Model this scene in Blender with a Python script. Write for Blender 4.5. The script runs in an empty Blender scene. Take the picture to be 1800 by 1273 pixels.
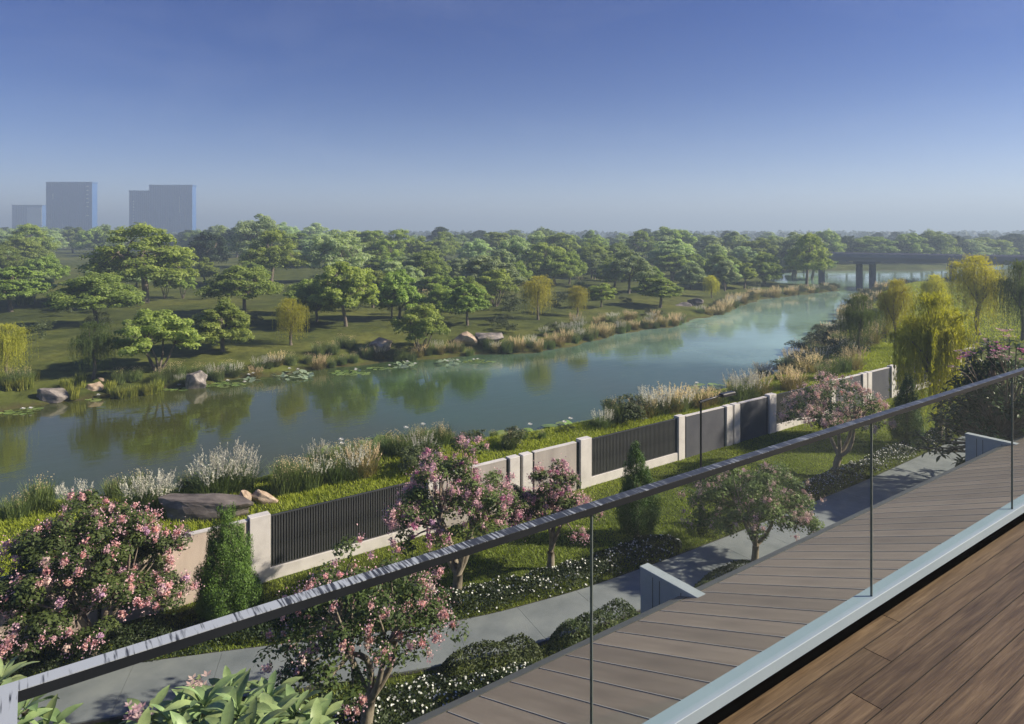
import bpy, math, random
import numpy as np
from mathutils import Vector, Matrix

random.seed(7)
RNG = np.random.default_rng(11)
S = bpy.context.scene
COL = S.collection

# ------------------------------------------------------------------ camera
FPX, CXP, HOR = 1190.0, 900.0, 406.0          # focal length and horizon of the 1800 px wide photograph
THETA = math.radians(54.5)                    # view direction against the balcony's long axis (X)
FW = np.array([math.cos(THETA), math.sin(THETA)])
RT = np.array([math.sin(THETA), -math.cos(THETA)])
cam_d = bpy.data.cameras.new('camera')
cam = bpy.data.objects.new('camera', cam_d)
COL.objects.link(cam)
cam.location = (0, 0, 0)
cam.rotation_euler = (math.radians(90), 0, THETA - math.pi / 2)
cam_d.sensor_width = 36
cam_d.lens = 36 * FPX / 1800
cam_d.shift_y = -(636.5 - HOR) / 1800
cam_d.clip_start = 0.05
cam_d.clip_end = 9000
S.camera = cam

# ------------------------------------------------------------------ light
SUN_EL = math.radians(31)
SUN_H = np.array([0.83, -0.56]); SUN_H = SUN_H / np.linalg.norm(SUN_H)
to_sun = Vector((SUN_H[0] * math.cos(SUN_EL), SUN_H[1] * math.cos(SUN_EL), math.sin(SUN_EL)))
world = bpy.data.worlds.new('World')
S.world = world
world.use_nodes = True
wn, wl = world.node_tree.nodes, world.node_tree.links
wn.clear()
sky = wn.new('ShaderNodeTexSky')
sky.sky_type = 'NISHITA'
sky.sun_disc = False
sky.sun_elevation = SUN_EL
sky.sun_rotation = math.atan2(SUN_H[0], SUN_H[1])
sky.altitude = 900
sky.air_density = 1.0
sky.dust_density = 0.6
sky.ozone_density = 3.5
geo = wn.new('ShaderNodeTexCoord')
sep = wn.new('ShaderNodeSeparateXYZ')
grad = wn.new('ShaderNodeValToRGB')           # deeper blue with height, the same all the way round and up
grad.color_ramp.interpolation = 'B_SPLINE'
e = grad.color_ramp.elements
e.new(0.09); e.new(0.20)
for el_, (p_, c_) in zip(e, [(0.0, (0.62, 0.575, 0.675)), (0.09, (0.325, 0.325, 0.43)), (0.20, (0.115, 0.18, 0.35)), (0.36, (0.035, 0.12, 0.33))]):
    el_.position = p_; el_.color = c_ + (1,)
mul = wn.new('ShaderNodeMixRGB'); mul.blend_type = 'MULTIPLY'; mul.inputs[0].default_value = 1
bg = wn.new('ShaderNodeBackground'); bg.inputs[1].default_value = 0.12
wo = wn.new('ShaderNodeOutputWorld')
wl.new(geo.outputs['Generated'], sep.inputs[0])
wl.new(sep.outputs['Z'], grad.inputs[0])
wl.new(sky.outputs[0], mul.inputs[1]); wl.new(grad.outputs[0], mul.inputs[2])
cmap = wn.new('ShaderNodeMapping'); cmap.inputs['Scale'].default_value = (1.0, 1.0, 3.2)
cn = wn.new('ShaderNodeTexNoise'); cn.inputs['Scale'].default_value = 2.6; cn.inputs['Detail'].default_value = 7; cn.inputs['Roughness'].default_value = 0.62; cn.inputs['Distortion'].default_value = 0.5
cr = wn.new('ShaderNodeMapRange'); cr.inputs['From Min'].default_value = 0.46; cr.inputs['From Max'].default_value = 0.80; cr.inputs['To Max'].default_value = 0.10
cm = wn.new('ShaderNodeMixRGB'); cm.inputs[2].default_value = (2.6, 2.8, 3.6, 1)      # thin veils of high cloud
wl.new(geo.outputs['Generated'], cmap.inputs[0]); wl.new(cmap.outputs[0], cn.inputs['Vector'])
wl.new(cn.outputs['Fac'], cr.inputs[0]); wl.new(cr.outputs[0], cm.inputs[0]); wl.new(mul.outputs[0], cm.inputs[1])
wl.new(cm.outputs[0], bg.inputs[0]); wl.new(bg.outputs[0], wo.inputs[0])

sun_d = bpy.data.lights.new('sun', 'SUN')
sun_d.energy = 4.0
sun_d.angle = math.radians(1.0)
sun_d.color = (1.0, 0.87, 0.68)
sun = bpy.data.objects.new('sun', sun_d)
COL.objects.link(sun)
sun.rotation_euler = to_sun.to_track_quat('Z', 'Y').to_euler()

S.view_settings.view_transform = 'Standard'
S.view_settings.look = 'None'
S.view_settings.gamma = 1
S.view_settings.exposure = 1.05
S.view_settings.use_curve_mapping = False
S.render.engine = 'CYCLES'
cy = S.cycles
cy.max_bounces = 8; cy.diffuse_bounces = 3; cy.glossy_bounces = 3; cy.transmission_bounces = 4
cy.transparent_max_bounces = 12; cy.volume_bounces = 0
cy.caustics_reflective = False; cy.caustics_refractive = False
cy.use_denoising = True
cy.use_adaptive_sampling = True; cy.adaptive_threshold = 0.02
cy.sample_clamp_indirect = 4

# ------------------------------------------------------------------ pixel / world helpers (1800 px photograph)
def atD(px, D):
    r = (px - CXP) / FPX
    p = D * (FW + r * RT)
    return float(p[0]), float(p[1])
def at(px, py, z):
    return atD(px, FPX * (-z) / (py - HOR))
def at_y(px, Y):
    r = (px - CXP) / FPX
    d = FW + r * RT
    return float(Y * d[0] / d[1])
def proj(x, y, z):
    D = x * FW[0] + y * FW[1]
    L = x * RT[0] + y * RT[1]
    return CXP + FPX * L / D, HOR - FPX * z / D, D

# ------------------------------------------------------------------ mesh helpers
def np_mesh(name, V, F, mats=None, smooth=False, val=None, midx=None):
    """V (n,3); F (m,3|4) array or list of such arrays"""
    V = np.asarray(V, dtype=np.float32)
    Fs = F if isinstance(F, list) else [F]
    Fs = [np.asarray(f, dtype=np.int32) for f in Fs if len(f)]
    loops = np.concatenate([f.ravel() for f in Fs])
    tot = np.concatenate([np.full(len(f), f.shape[1], np.int32) for f in Fs])
    start = np.concatenate([[0], np.cumsum(tot)[:-1]]).astype(np.int32)
    me = bpy.data.meshes.new(name)
    me.vertices.add(len(V)); me.vertices.foreach_set('co', V.ravel())
    me.loops.add(len(loops)); me.loops.foreach_set('vertex_index', loops)
    me.polygons.add(len(tot)); me.polygons.foreach_set('loop_start', start)
    me.polygons.foreach_set('loop_total', tot)
    if smooth: me.polygons.foreach_set('use_smooth', np.ones(len(tot), bool))
    if midx is not None: me.polygons.foreach_set('material_index', np.asarray(midx, np.int32))
    for m in (mats if isinstance(mats, (list, tuple)) else [mats]):
        if m: me.materials.append(m)
    me.update(calc_edges=True)
    if val is not None:
        a = me.attributes.new('val', 'FLOAT', 'FACE')
        a.data.foreach_set('value', np.asarray(val, np.float32))
    return me

class MB:
    """collects boxes, tubes and polygons into one mesh"""
    def __init__(s): s.v = []; s.f = []; s.m = []
    def add(s, vs, fs, mi=0):
        o = len(s.v); s.v += [tuple(v) for v in vs]
        for f in fs: s.f.append(tuple(i + o for i in f)); s.m.append(mi)
        return s
    def box(s, x0, x1, y0, y1, z0, z1, mi=0):
        vs = [(x0,y0,z0),(x1,y0,z0),(x1,y1,z0),(x0,y1,z0),(x0,y0,z1),(x1,y0,z1),(x1,y1,z1),(x0,y1,z1)]
        return s.add(vs, [(0,3,2,1),(4,5,6,7),(0,1,5,4),(1,2,6,5),(2,3,7,6),(3,0,4,7)], mi)
    def bev(s, x0, x1, y0, y1, z0, z1, b=0.01, mi=0):
        """box with chamfered vertical and top edges"""
        def ring(i, z): return [(x0+b+i,y0+i,z),(x1-b-i,y0+i,z),(x1-i,y0+b+i,z),(x1-i,y1-b-i,z),(x1-b-i,y1-i,z),(x0+b+i,y1-i,z),(x0+i,y1-b-i,z),(x0+i,y0+b+i,z)]
        vs = ring(0, z0) + ring(0, z1 - b) + ring(b, z1)
        fs = [tuple(reversed(range(8))), tuple(range(16, 24))]
        for k in (0, 8):
            for i in range(8): j = (i + 1) % 8; fs.append((k+i, k+j, k+8+j, k+8+i))
        return s.add(vs, fs, mi)
    def tube(s, pts, rad, n=6, mi=0, cap=True):
        pts = [Vector(p) for p in pts]
        if not isinstance(rad, (list, tuple)): rad = [rad] * len(pts)
        o = len(s.v); up = Vector((0.13, 0.21, 1)).normalized()
        for i, p in enumerate(pts):
            t = (pts[min(i+1, len(pts)-1)] - pts[max(i-1, 0)])
            if t.length < 1e-9: t = Vector((0,0,1))
            t.normalize()
            a = t.cross(up)
            if a.length < 0.05: a = t.cross(Vector((1,0,0)))
            a.normalize(); b = t.cross(a)
            for k in range(n):
                w = 2*math.pi*k/n
                s.v.append(tuple(p + (a*math.cos(w) + b*math.sin(w))*rad[i]))
        for i in range(len(pts)-1):
            for k in range(n):
                k2 = (k+1) % n
                s.f.append((o+i*n+k, o+i*n+k2, o+(i+1)*n+k2, o+(i+1)*n+k)); s.m.append(mi)
        if cap:
            s.f.append(tuple(o+k for k in range(n))); s.m.append(mi)
            s.f.append(tuple(o+(len(pts)-1)*n+k for k in reversed(range(n)))); s.m.append(mi)
        return s
    def mesh(s, name, mats, smooth=False):
        me = bpy.data.meshes.new(name)
        me.from_pydata(s.v, [], s.f)
        for m in (mats if isinstance(mats, (list, tuple)) else [mats]): me.materials.append(m)
        me.polygons.foreach_set('material_index', np.array(s.m, np.int32))
        if smooth: me.polygons.foreach_set('use_smooth', np.ones(len(s.f), bool))
        me.update()
        return me

def link(name, me, parent=None, loc=None, rot=None, scale=None, kind=None, label=None):
    o = bpy.data.objects.new(name, me)
    COL.objects.link(o)
    if parent is not None: o.parent = parent
    if loc is not None: o.location = loc
    if rot is not None: o.rotation_euler = rot
    if scale is not None: o.scale = scale if hasattr(scale, '__len__') else (scale,)*3
    if kind: o['kind'] = kind
    if label: o['label'] = label
    return o
def thing(name, label, cat, loc=(0,0,0), rotz=0, scale=1, group=None, me=None):
    o = bpy.data.objects.new(name, me)
    COL.objects.link(o)
    o.location = loc; o.rotation_euler = (0,0,rotz)
    o.scale = scale if hasattr(scale, '__len__') else (scale,)*3
    if label: o['label'] = label
    o['category'] = cat
    if group: o['group'] = group
    return o
def struct(name, me, parent=None):
    return link(name, me, parent, kind='structure' if parent is None else None)

def norm(a): return a / np.maximum(np.linalg.norm(a, axis=1, keepdims=True), 1e-9)
def leaves(C, N, L, W, rng, up=None, twist=True):
    """one kite-shaped quad per leaf: centre C, facing N, length L, width W"""
    n = len(C)
    N = norm(N)
    T = rng.normal(size=(n, 3)) if up is None else up + rng.normal(size=(n, 3)) * 0.25
    T = norm(T - N * (T * N).sum(1, keepdims=True))
    B = np.cross(N, T)
    L = np.asarray(L).reshape(-1, 1) * 0.5; W = np.asarray(W).reshape(-1, 1) * 0.5
    V = np.empty((n, 4, 3))
    V[:, 0] = C - T * L
    V[:, 1] = C + B * W + T * L * 0.1
    V[:, 2] = C + T * L - N * L * 0.15
    V[:, 3] = C - B * W + T * L * 0.1
    F = np.arange(n * 4).reshape(n, 4)
    return V.reshape(-1, 3), F
def join_np(parts):
    Vs, Fs, o = [], [], 0
    for V, F in parts:
        Vs.append(V); Fs.append(F + o); o += len(V)
    return np.concatenate(Vs), np.concatenate(Fs)
def blades(P, H, W, rng, lean=0.35, bend=0.5, seg=2):
    """curved tapering grass blades from root points P"""
    n = len(P)
    az = rng.uniform(0, 2*np.pi, n)
    d = np.stack([np.cos(az), np.sin(az), np.zeros(n)], 1)
    s = np.stack([-np.sin(az), np.cos(az), np.zeros(n)], 1)
    H = np.asarray(H).reshape(-1, 1); W = np.asarray(W).reshape(-1, 1)
    ln = rng.uniform(0.2, 1, (n, 1)) * lean
    V = np.empty((n, 2*seg + 1, 3))
    for k in range(seg):
        t = k / seg
        c = P + d * H * (ln * t + bend * ln * t * t) + np.array([0, 0, 1]) * H * t * (1 - 0.25 * ln * t)
        V[:, 2*k] = c - s * W * 0.5 * (1 - 0.5 * t); V[:, 2*k+1] = c + s * W * 0.5 * (1 - 0.5 * t)
    V[:, 2*seg] = P + d * H * (ln + bend * ln) + np.array([0, 0, 1]) * H * (1 - 0.35 * ln)
    b = (np.arange(n) * (2*seg + 1)).reshape(-1, 1)
    quads = [b + np.array([[2*k, 2*k+1, 2*k+3, 2*k+2]]) for k in range(seg - 1)]
    tri = b + np.array([[2*seg-2, 2*seg-1, 2*seg]])
    return V.reshape(-1, 3), (np.concatenate(quads) if quads else np.zeros((0, 4), int)), tri

# ------------------------------------------------------------------ materials
def mat(name):
    m = bpy.data.materials.new(name); m.use_nodes = True
    nt = m.node_tree; nt.nodes.clear()
    out = nt.nodes.new('ShaderNodeOutputMaterial')
    return m, nt, out
def N(nt, kind, **kw):
    n = nt.nodes.new(kind)
    for k, v in kw.items():
        if k.startswith('i_'): n.inputs[k[2:].replace('_', ' ')].default_value = v
        else: setattr(n, k, v)
    return n
def ramp(nt, fac, stops):
    r = N(nt, 'ShaderNodeValToRGB')
    while len(r.color_ramp.elements) < len(stops): r.color_ramp.elements.new(0.5)
    for el, (p, c) in zip(r.color_ramp.elements, stops):
        el.position = p; el.color = tuple(c) + (1,) if len(c) == 3 else c
    nt.links.new(fac, r.inputs[0])
    return r
def noise(nt, scale, detail=5, rough=0.6, vec=None, stretch=None, obj=True):
    tc = N(nt, 'ShaderNodeTexCoord')
    src = tc.outputs['Object']
    if not obj:
        g = N(nt, 'ShaderNodeNewGeometry'); src = g.outputs['Position']
    if stretch:
        mp = N(nt, 'ShaderNodeMapping'); mp.inputs['Scale'].default_value = stretch
        nt.links.new(src, mp.inputs[0]); src = mp.outputs[0]
    n = N(nt, 'ShaderNodeTexNoise'); n.inputs['Scale'].default_value = scale
    n.inputs['Detail'].default_value = detail; n.inputs['Roughness'].default_value = rough
    nt.links.new(src, n.inputs['Vector'])
    return n
def surf(name, stops, scale=4, rough=0.7, bump=0.0, bscale=40, stretch=None, metal=0, spec=0.5, obj=True, rough_var=0.0, objrand=0.0):
    m, nt, out = mat(name)
    p = N(nt, 'ShaderNodeBsdfPrincipled')
    n = noise(nt, scale, stretch=stretch, obj=obj)
    r = ramp(nt, n.outputs['Fac'], stops)
    colour = r.outputs[0]
    if objrand:
        oi = N(nt, 'ShaderNodeObjectInfo')
        mr = N(nt, 'ShaderNodeMapRange'); mr.inputs['To Min'].default_value = 1 - objrand; mr.inputs['To Max'].default_value = 1 + objrand
        nt.links.new(oi.outputs['Random'], mr.inputs[0])
        hv = N(nt, 'ShaderNodeHueSaturation'); nt.links.new(mr.outputs[0], hv.inputs['Value']); nt.links.new(colour, hv.inputs['Color'])
        colour = hv.outputs[0]
    nt.links.new(colour, p.inputs['Base Color'])
    p.inputs['Roughness'].default_value = rough; p.inputs['Metallic'].default_value = metal
    p.inputs['Specular IOR Level'].default_value = spec
    if rough_var:
        mr2 = N(nt, 'ShaderNodeMapRange'); mr2.inputs['To Min'].default_value = rough - rough_var; mr2.inputs['To Max'].default_value = rough + rough_var
        nt.links.new(n.outputs['Fac'], mr2.inputs[0]); nt.links.new(mr2.outputs[0], p.inputs['Roughness'])
    if bump:
        n2 = noise(nt, bscale, 6, 0.65, stretch=stretch, obj=obj)
        b = N(nt, 'ShaderNodeBump'); b.inputs['Strength'].default_value = bump; b.inputs['Distance'].default_value = 0.02
        nt.links.new(n2.outputs['Fac'], b.inputs['Height']); nt.links.new(b.outputs[0], p.inputs['Normal'])
    nt.links.new(p.outputs[0], out.inputs[0])
    return m
def leafmat(name, dark, light, trans=0.35, rough=0.55, hue_var=0.010, nscale=0.6, tcol=None, spec=0.35, val_var=0.25):
    """leaf material: colour varies by leaf, by clump and by plant"""
    m, nt, out = mat(name)
    at_ = N(nt, 'ShaderNodeAttribute', attribute_name='val')
    n = noise(nt, nscale, 3, 0.5)
    add = N(nt, 'ShaderNodeMath', operation='ADD')
    sc = N(nt, 'ShaderNodeMath', operation='MULTIPLY'); sc.inputs[1].default_value = 0.6
    nt.links.new(at_.outputs['Fac'], sc.inputs[0])
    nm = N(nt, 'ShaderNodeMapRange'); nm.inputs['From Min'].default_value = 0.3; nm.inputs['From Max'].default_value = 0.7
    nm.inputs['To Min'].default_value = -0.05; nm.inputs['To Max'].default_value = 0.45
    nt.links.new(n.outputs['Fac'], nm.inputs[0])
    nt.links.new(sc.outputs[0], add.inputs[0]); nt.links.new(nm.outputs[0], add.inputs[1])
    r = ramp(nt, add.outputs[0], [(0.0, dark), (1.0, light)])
    oi = N(nt, 'ShaderNodeObjectInfo')
    hv = N(nt, 'ShaderNodeHueSaturation')
    h = N(nt, 'ShaderNodeMapRange'); h.inputs['To Min'].default_value = 0.5 - hue_var; h.inputs['To Max'].default_value = 0.5 + hue_var
    v = N(nt, 'ShaderNodeMapRange'); v.inputs['To Min'].default_value = 1 - val_var; v.inputs['To Max'].default_value = 1 + val_var
    mo = N(nt, 'ShaderNodeMath', operation='FRACT'); mx = N(nt, 'ShaderNodeMath', operation='MULTIPLY'); mx.inputs[1].default_value = 7.31
    nt.links.new(oi.outputs['Random'], h.inputs[0]); nt.links.new(oi.outputs['Random'], mx.inputs[0])
    nt.links.new(mx.outputs[0], mo.inputs[0]); nt.links.new(mo.outputs[0], v.inputs[0])
    nt.links.new(h.outputs[0], hv.inputs['Hue']); nt.links.new(v.outputs[0], hv.inputs['Value'])
    nt.links.new(r.outputs[0], hv.inputs['Color'])
    p = N(nt, 'ShaderNodeBsdfPrincipled'); p.inputs['Roughness'].default_value = rough
    p.inputs['Specular IOR Level'].default_value = spec
    t = N(nt, 'ShaderNodeBsdfTranslucent')
    nt.links.new(hv.outputs[0], p.inputs['Base Color'])
    if tcol:
        mm = N(nt, 'ShaderNodeMixRGB', blend_type='MULTIPLY'); mm.inputs[0].default_value = 1; mm.inputs[2].default_value = tuple(tcol) + (1,)
        nt.links.new(hv.outputs[0], mm.inputs[1]); nt.links.new(mm.outputs[0], t.inputs[0])
    else: nt.links.new(hv.outputs[0], t.inputs[0])
    mix = N(nt, 'ShaderNodeMixShader'); mix.inputs[0].default_value = trans
    nt.links.new(p.outputs[0], mix.inputs[1]); nt.links.new(t.outputs[0], mix.inputs[2])
    nt.links.new(mix.outputs[0], out.inputs[0])
    return m

M = {}
M['bark'] = surf('bark', [(0.3, (0.09,0.075,0.06)), (0.7, (0.21,0.18,0.145))], 6, 0.9, 0.6, 30, stretch=(1,1,0.25))
M['bark_pale'] = surf('bark_pale', [(0.3, (0.17,0.13,0.10)), (0.7, (0.36,0.31,0.25))], 8, 0.8, 0.4, 30, stretch=(1,1,0.3))
TC = (1.3, 1.3, 0.6)
M['leaf_layered'] = leafmat('leaf_layered', (0.075,0.135,0.035), (0.46,0.56,0.15), 0.45, tcol=TC)
M['leaf_round'] = leafmat('leaf_round', (0.065,0.135,0.035), (0.42,0.55,0.13), 0.35, tcol=TC)
M['leaf_grey'] = leafmat('leaf_grey', (0.15,0.23,0.13), (0.55,0.67,0.38), 0.45, tcol=TC)
M['leaf_dark'] = leafmat('leaf_dark', (0.022,0.05,0.026), (0.08,0.125,0.055), 0.3, tcol=TC)
M['willow'] = leafmat('willow_leaf', (0.22,0.24,0.03), (0.60,0.58,0.10), 0.45, hue_var=0.012, tcol=(1.25,1.25,0.5))
M['willow_green'] = leafmat('willow_leaf_green', (0.05,0.09,0.03), (0.15,0.21,0.06), 0.4, hue_var=0.012, tcol=(1.3,1.25,0.6))
M['conifer'] = leafmat('conifer_needles', (0.015,0.040,0.012), (0.14,0.25,0.04), 0.2, hue_var=0.012, nscale=2)
M['myrtle'] = leafmat('myrtle_leaf', (0.035,0.07,0.024), (0.17,0.24,0.07), 0.3, nscale=1.5)
M['hedge'] = leafmat('hedge_leaf', (0.018,0.034,0.014), (0.065,0.095,0.036), 0.25, nscale=2)
M['shrub'] = leafmat('shrub_leaf', (0.04,0.065,0.022), (0.13,0.16,0.06), 0.25, nscale=2)
M['frangipani'] = leafmat('frangipani_leaf', (0.17,0.25,0.11), (0.38,0.48,0.22), 0.25, rough=0.4, hue_var=0.02, nscale=3)
M['frangipani_dark'] = leafmat('frangipani_leaf_dark', (0.03,0.065,0.028), (0.11,0.17,0.06), 0.25, rough=0.4, nscale=1)
M['grass_blade'] = leafmat('grass_blade', (0.12,0.17,0.03), (0.40,0.47,0.08), 0.35, nscale=0.5, tcol=(1.2,1.2,0.5))
M['bank_blade'] = leafmat('bank_grass_blade', (0.21,0.28,0.025), (0.58,0.65,0.07), 0.35, nscale=0.4, tcol=(1.2,1.2,0.5))
M['reed'] = leafmat('reed_blade', (0.06,0.10,0.03), (0.25,0.33,0.10), 0.3, nscale=1.5)
M['reed_gold'] = leafmat('dry_reed_blade', (0.13,0.12,0.04), (0.42,0.36,0.13), 0.3, nscale=1.5)
M['iris'] = leafmat('iris_blade', (0.14,0.18,0.03), (0.42,0.45,0.08), 0.35, nscale=1.5)
M['plume'] = leafmat('plume', (0.60,0.48,0.25), (0.92,0.80,0.52), 0.4, rough=0.9, hue_var=0.01, spec=0.1)
M['plume_white'] = leafmat('plume_white', (0.50,0.50,0.42), (0.82,0.82,0.72), 0.4, rough=0.9, hue_var=0.01, spec=0.1)
def blossom_mat(name, a, b): return leafmat(name, a, b, 0.3, rough=0.7, hue_var=0.015, nscale=6, spec=0.2, val_var=0.2)
M['b_salmon'] = blossom_mat('blossom_salmon', (0.55,0.20,0.21), (0.86,0.60,0.57))
M['b_pink'] = blossom_mat('blossom_pink', (0.52,0.26,0.32), (0.86,0.66,0.68))
M['b_magenta'] = blossom_mat('blossom_magenta', (0.42,0.08,0.24), (0.72,0.34,0.52))
M['b_pale'] = blossom_mat('blossom_pale', (0.55,0.34,0.32), (0.88,0.74,0.68))
M['b_lilac'] = blossom_mat('blossom_lilac', (0.45,0.25,0.42), (0.75,0.55,0.70))
M['white_flower'] = surf('white_flower', [(0.3, (0.75,0.75,0.72)), (0.7, (0.85,0.85,0.84))], 3, 0.7)
M['rock_grey'] = surf('rock_grey', [(0.3, (0.09,0.085,0.08)), (0.5, (0.22,0.20,0.19)), (0.7, (0.42,0.38,0.35))], 2.2, 0.85, 0.9, 7)
M['rock_tan'] = surf('rock_tan', [(0.3, (0.26,0.19,0.13)), (0.5, (0.44,0.34,0.25)), (0.7, (0.60,0.50,0.39))], 2.2, 0.85, 0.9, 7)
M['rock_dark'] = surf('rock_dark', [(0.3, (0.06,0.052,0.05)), (0.55, (0.17,0.15,0.14)), (0.75, (0.32,0.29,0.27))], 2, 0.8, 0.9, 7)
M['concrete'] = surf('path_concrete', [(0.3, (0.165,0.185,0.205)), (0.5, (0.215,0.235,0.255)), (0.7, (0.26,0.28,0.295))], 1.1, 0.75, 0.25, 30)
M['render_beige'] = surf('wall_render_beige', [(0.25, (0.42,0.35,0.30)), (0.5, (0.54,0.46,0.40)), (0.75, (0.62,0.54,0.47))], 1.1, 0.85, 0.25, 40, stretch=(1.6,1.6,0.45))
M['render_grey'] = surf('wall_render_grey', [(0.25, (0.30,0.28,0.27)), (0.5, (0.38,0.355,0.34)), (0.75, (0.44,0.41,0.39))], 1.3, 0.85, 0.25, 40, stretch=(1.6,1.6,0.45))
M['render_pale'] = surf('pillar_render', [(0.25, (0.50,0.49,0.48)), (0.5, (0.62,0.61,0.60)), (0.75, (0.70,0.69,0.68))], 1.6, 0.8, 0.2, 40)
M['panel_blue'] = surf('fence_panel_slate', [(0.3, (0.065,0.07,0.09)), (0.7, (0.095,0.10,0.12))], 1.2, 0.6, 0.1, 40)
M['slat'] = surf('slat_metal', [(0.3, (0.05,0.055,0.058)), (0.7, (0.085,0.09,0.092))], 2, 0.45, 0, metal=0.2)
M['rail_side'] = surf('handrail_side', [(0.3, (0.010,0.013,0.017)), (0.7, (0.018,0.022,0.028))], 4, 0.6, spec=0.2)
M['dark_metal'] = surf('dark_metal', [(0.3, (0.03,0.032,0.035)), (0.7, (0.05,0.052,0.056))], 3, 0.4, metal=0.4)
M['roof_panel'] = surf('roof_panel', [(0.3, (0.225,0.18,0.138)), (0.5, (0.275,0.222,0.172)), (0.7, (0.32,0.262,0.205))], 1.6, 0.6, 0.12, 30, stretch=(3,0.35,1), objrand=0.14, rough_var=0.12)
M['roof_seam'] = surf('roof_seam', [(0.3, (0.42,0.39,0.36)), (0.7, (0.5,0.47,0.44))], 2, 0.5)
M['roof_dark'] = surf('roof_underlay', [(0.3, (0.03,0.027,0.025)), (0.7, (0.05,0.045,0.04))], 2, 0.8)
M['fascia'] = surf('fascia_grey', [(0.3, (0.10,0.105,0.105)), (0.7, (0.14,0.145,0.14))], 2, 0.6, 0.08, 40)
M['white_wall'] = surf('white_wall', [(0.3, (0.34,0.39,0.42)), (0.7, (0.43,0.48,0.51))], 1.5, 0.7, 0.12, 50)
M['kerb_metal'] = surf('kerb_channel', [(0.3, (0.27,0.35,0.42)), (0.7, (0.31,0.39,0.46))], 1.5, 0.65, 0.03, 60, rough_var=0.08)
M['black'] = surf('recess_black', [(0.3, (0.003,0.003,0.003)), (0.7, (0.004,0.004,0.004))], 3, 1.0, spec=0.0)
M['building'] = surf('building_render', [(0.3, (0.085,0.083,0.08)), (0.7, (0.12,0.118,0.115))], 0.5, 0.85, 0.1, 30)
M['bridge'] = surf('bridge_concrete', [(0.3, (0.27,0.26,0.30)), (0.7, (0.36,0.35,0.39))], 0.25, 0.8, 0.2, 4, stretch=(1,0.15,1))
M['pier'] = surf('pier_concrete', [(0.3, (0.14,0.135,0.15)), (0.7, (0.22,0.21,0.23))], 0.4, 0.85, 0.2, 4)
M['tower'] = surf('tower_glass', [(0.3, (0.05,0.15,0.40)), (0.7, (0.08,0.19,0.46))], 0.05, 0.3, stretch=(1,1,0.2))
M['tower_rib'] = surf('tower_rib', [(0.3, (0.06,0.15,0.36)), (0.7, (0.09,0.19,0.42))], 0.1, 0.5)
M['tower_pale'] = surf('tower_pale', [(0.3, (0.55,0.60,0.66)), (0.7, (0.65,0.69,0.73))], 0.1, 0.6)

def wood_mat():
    m, nt, out = mat('deck_wood')
    oi = N(nt, 'ShaderNodeObjectInfo')
    tc = N(nt, 'ShaderNodeTexCoord')
    cmb = N(nt, 'ShaderNodeCombineXYZ'); ml = N(nt, 'ShaderNodeMath', operation='MULTIPLY'); ml.inputs[1].default_value = 37
    nt.links.new(oi.outputs['Random'], ml.inputs[0]); nt.links.new(ml.outputs[0], cmb.inputs[0]); nt.links.new(ml.outputs[0], cmb.inputs[1])
    va = N(nt, 'ShaderNodeVectorMath', operation='ADD'); nt.links.new(tc.outputs['Object'], va.inputs[0]); nt.links.new(cmb.outputs[0], va.inputs[1])
    mp = N(nt, 'ShaderNodeMapping'); mp.inputs['Scale'].default_value = (0.9, 14, 14); nt.links.new(va.outputs[0], mp.inputs[0])
    n1 = N(nt, 'ShaderNodeTexNoise'); n1.inputs['Scale'].default_value = 2.2; n1.inputs['Detail'].default_value = 8; n1.inputs['Roughness'].default_value = 0.68; n1.inputs['Distortion'].default_value = 0.6
    nt.links.new(mp.outputs[0], n1.inputs['Vector'])
    mp2 = N(nt, 'ShaderNodeMapping'); mp2.inputs['Scale'].default_value = (2.5, 130, 130); nt.links.new(va.outputs[0], mp2.inputs[0])
    n2 = N(nt, 'ShaderNodeTexNoise'); n2.inputs['Scale'].default_value = 1.5; n2.inputs['Detail'].default_value = 4
    nt.links.new(mp2.outputs[0], n2.inputs['Vector'])
    r1 = ramp(nt, n1.outputs['Fac'], [(0.3, (0.068,0.043,0.021)), (0.5, (0.135,0.091,0.048)), (0.7, (0.225,0.16,0.09))])
    r2 = ramp(nt, n2.outputs['Fac'], [(0.36, (0.55,0.5,0.46)), (0.55, (1,1,1))])
    mx = N(nt, 'ShaderNodeMixRGB', blend_type='MULTIPLY'); mx.inputs[0].default_value = 0.75
    nt.links.new(r1.outputs[0], mx.inputs[1]); nt.links.new(r2.outputs[0], mx.inputs[2])
    hv = N(nt, 'ShaderNodeHueSaturation'); mr = N(nt, 'ShaderNodeMapRange'); mr.inputs['To Min'].default_value = 0.78; mr.inputs['To Max'].default_value = 1.22
    nt.links.new(oi.outputs['Random'], mr.inputs[0]); nt.links.new(mr.outputs[0], hv.inputs['Value']); nt.links.new(mx.outputs[0], hv.inputs['Color'])
    p = N(nt, 'ShaderNodeBsdfPrincipled'); nt.links.new(hv.outputs[0], p.inputs['Base Color']); p.inputs['Roughness'].default_value = 0.5
    b = N(nt, 'ShaderNodeBump'); b.inputs['Strength'].default_value = 0.35; b.inputs['Distance'].default_value = 0.003
    nt.links.new(n2.outputs['Fac'], b.inputs['Height']); nt.links.new(b.outputs[0], p.inputs['Normal'])
    nt.links.new(p.outputs[0], out.inputs[0])
    return m
M['wood'] = wood_mat()
M['wood_edge'] = surf('deck_wood_edge', [(0.3, (0.012,0.008,0.006)), (0.7, (0.02,0.014,0.01))], 4, 0.9)

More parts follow.
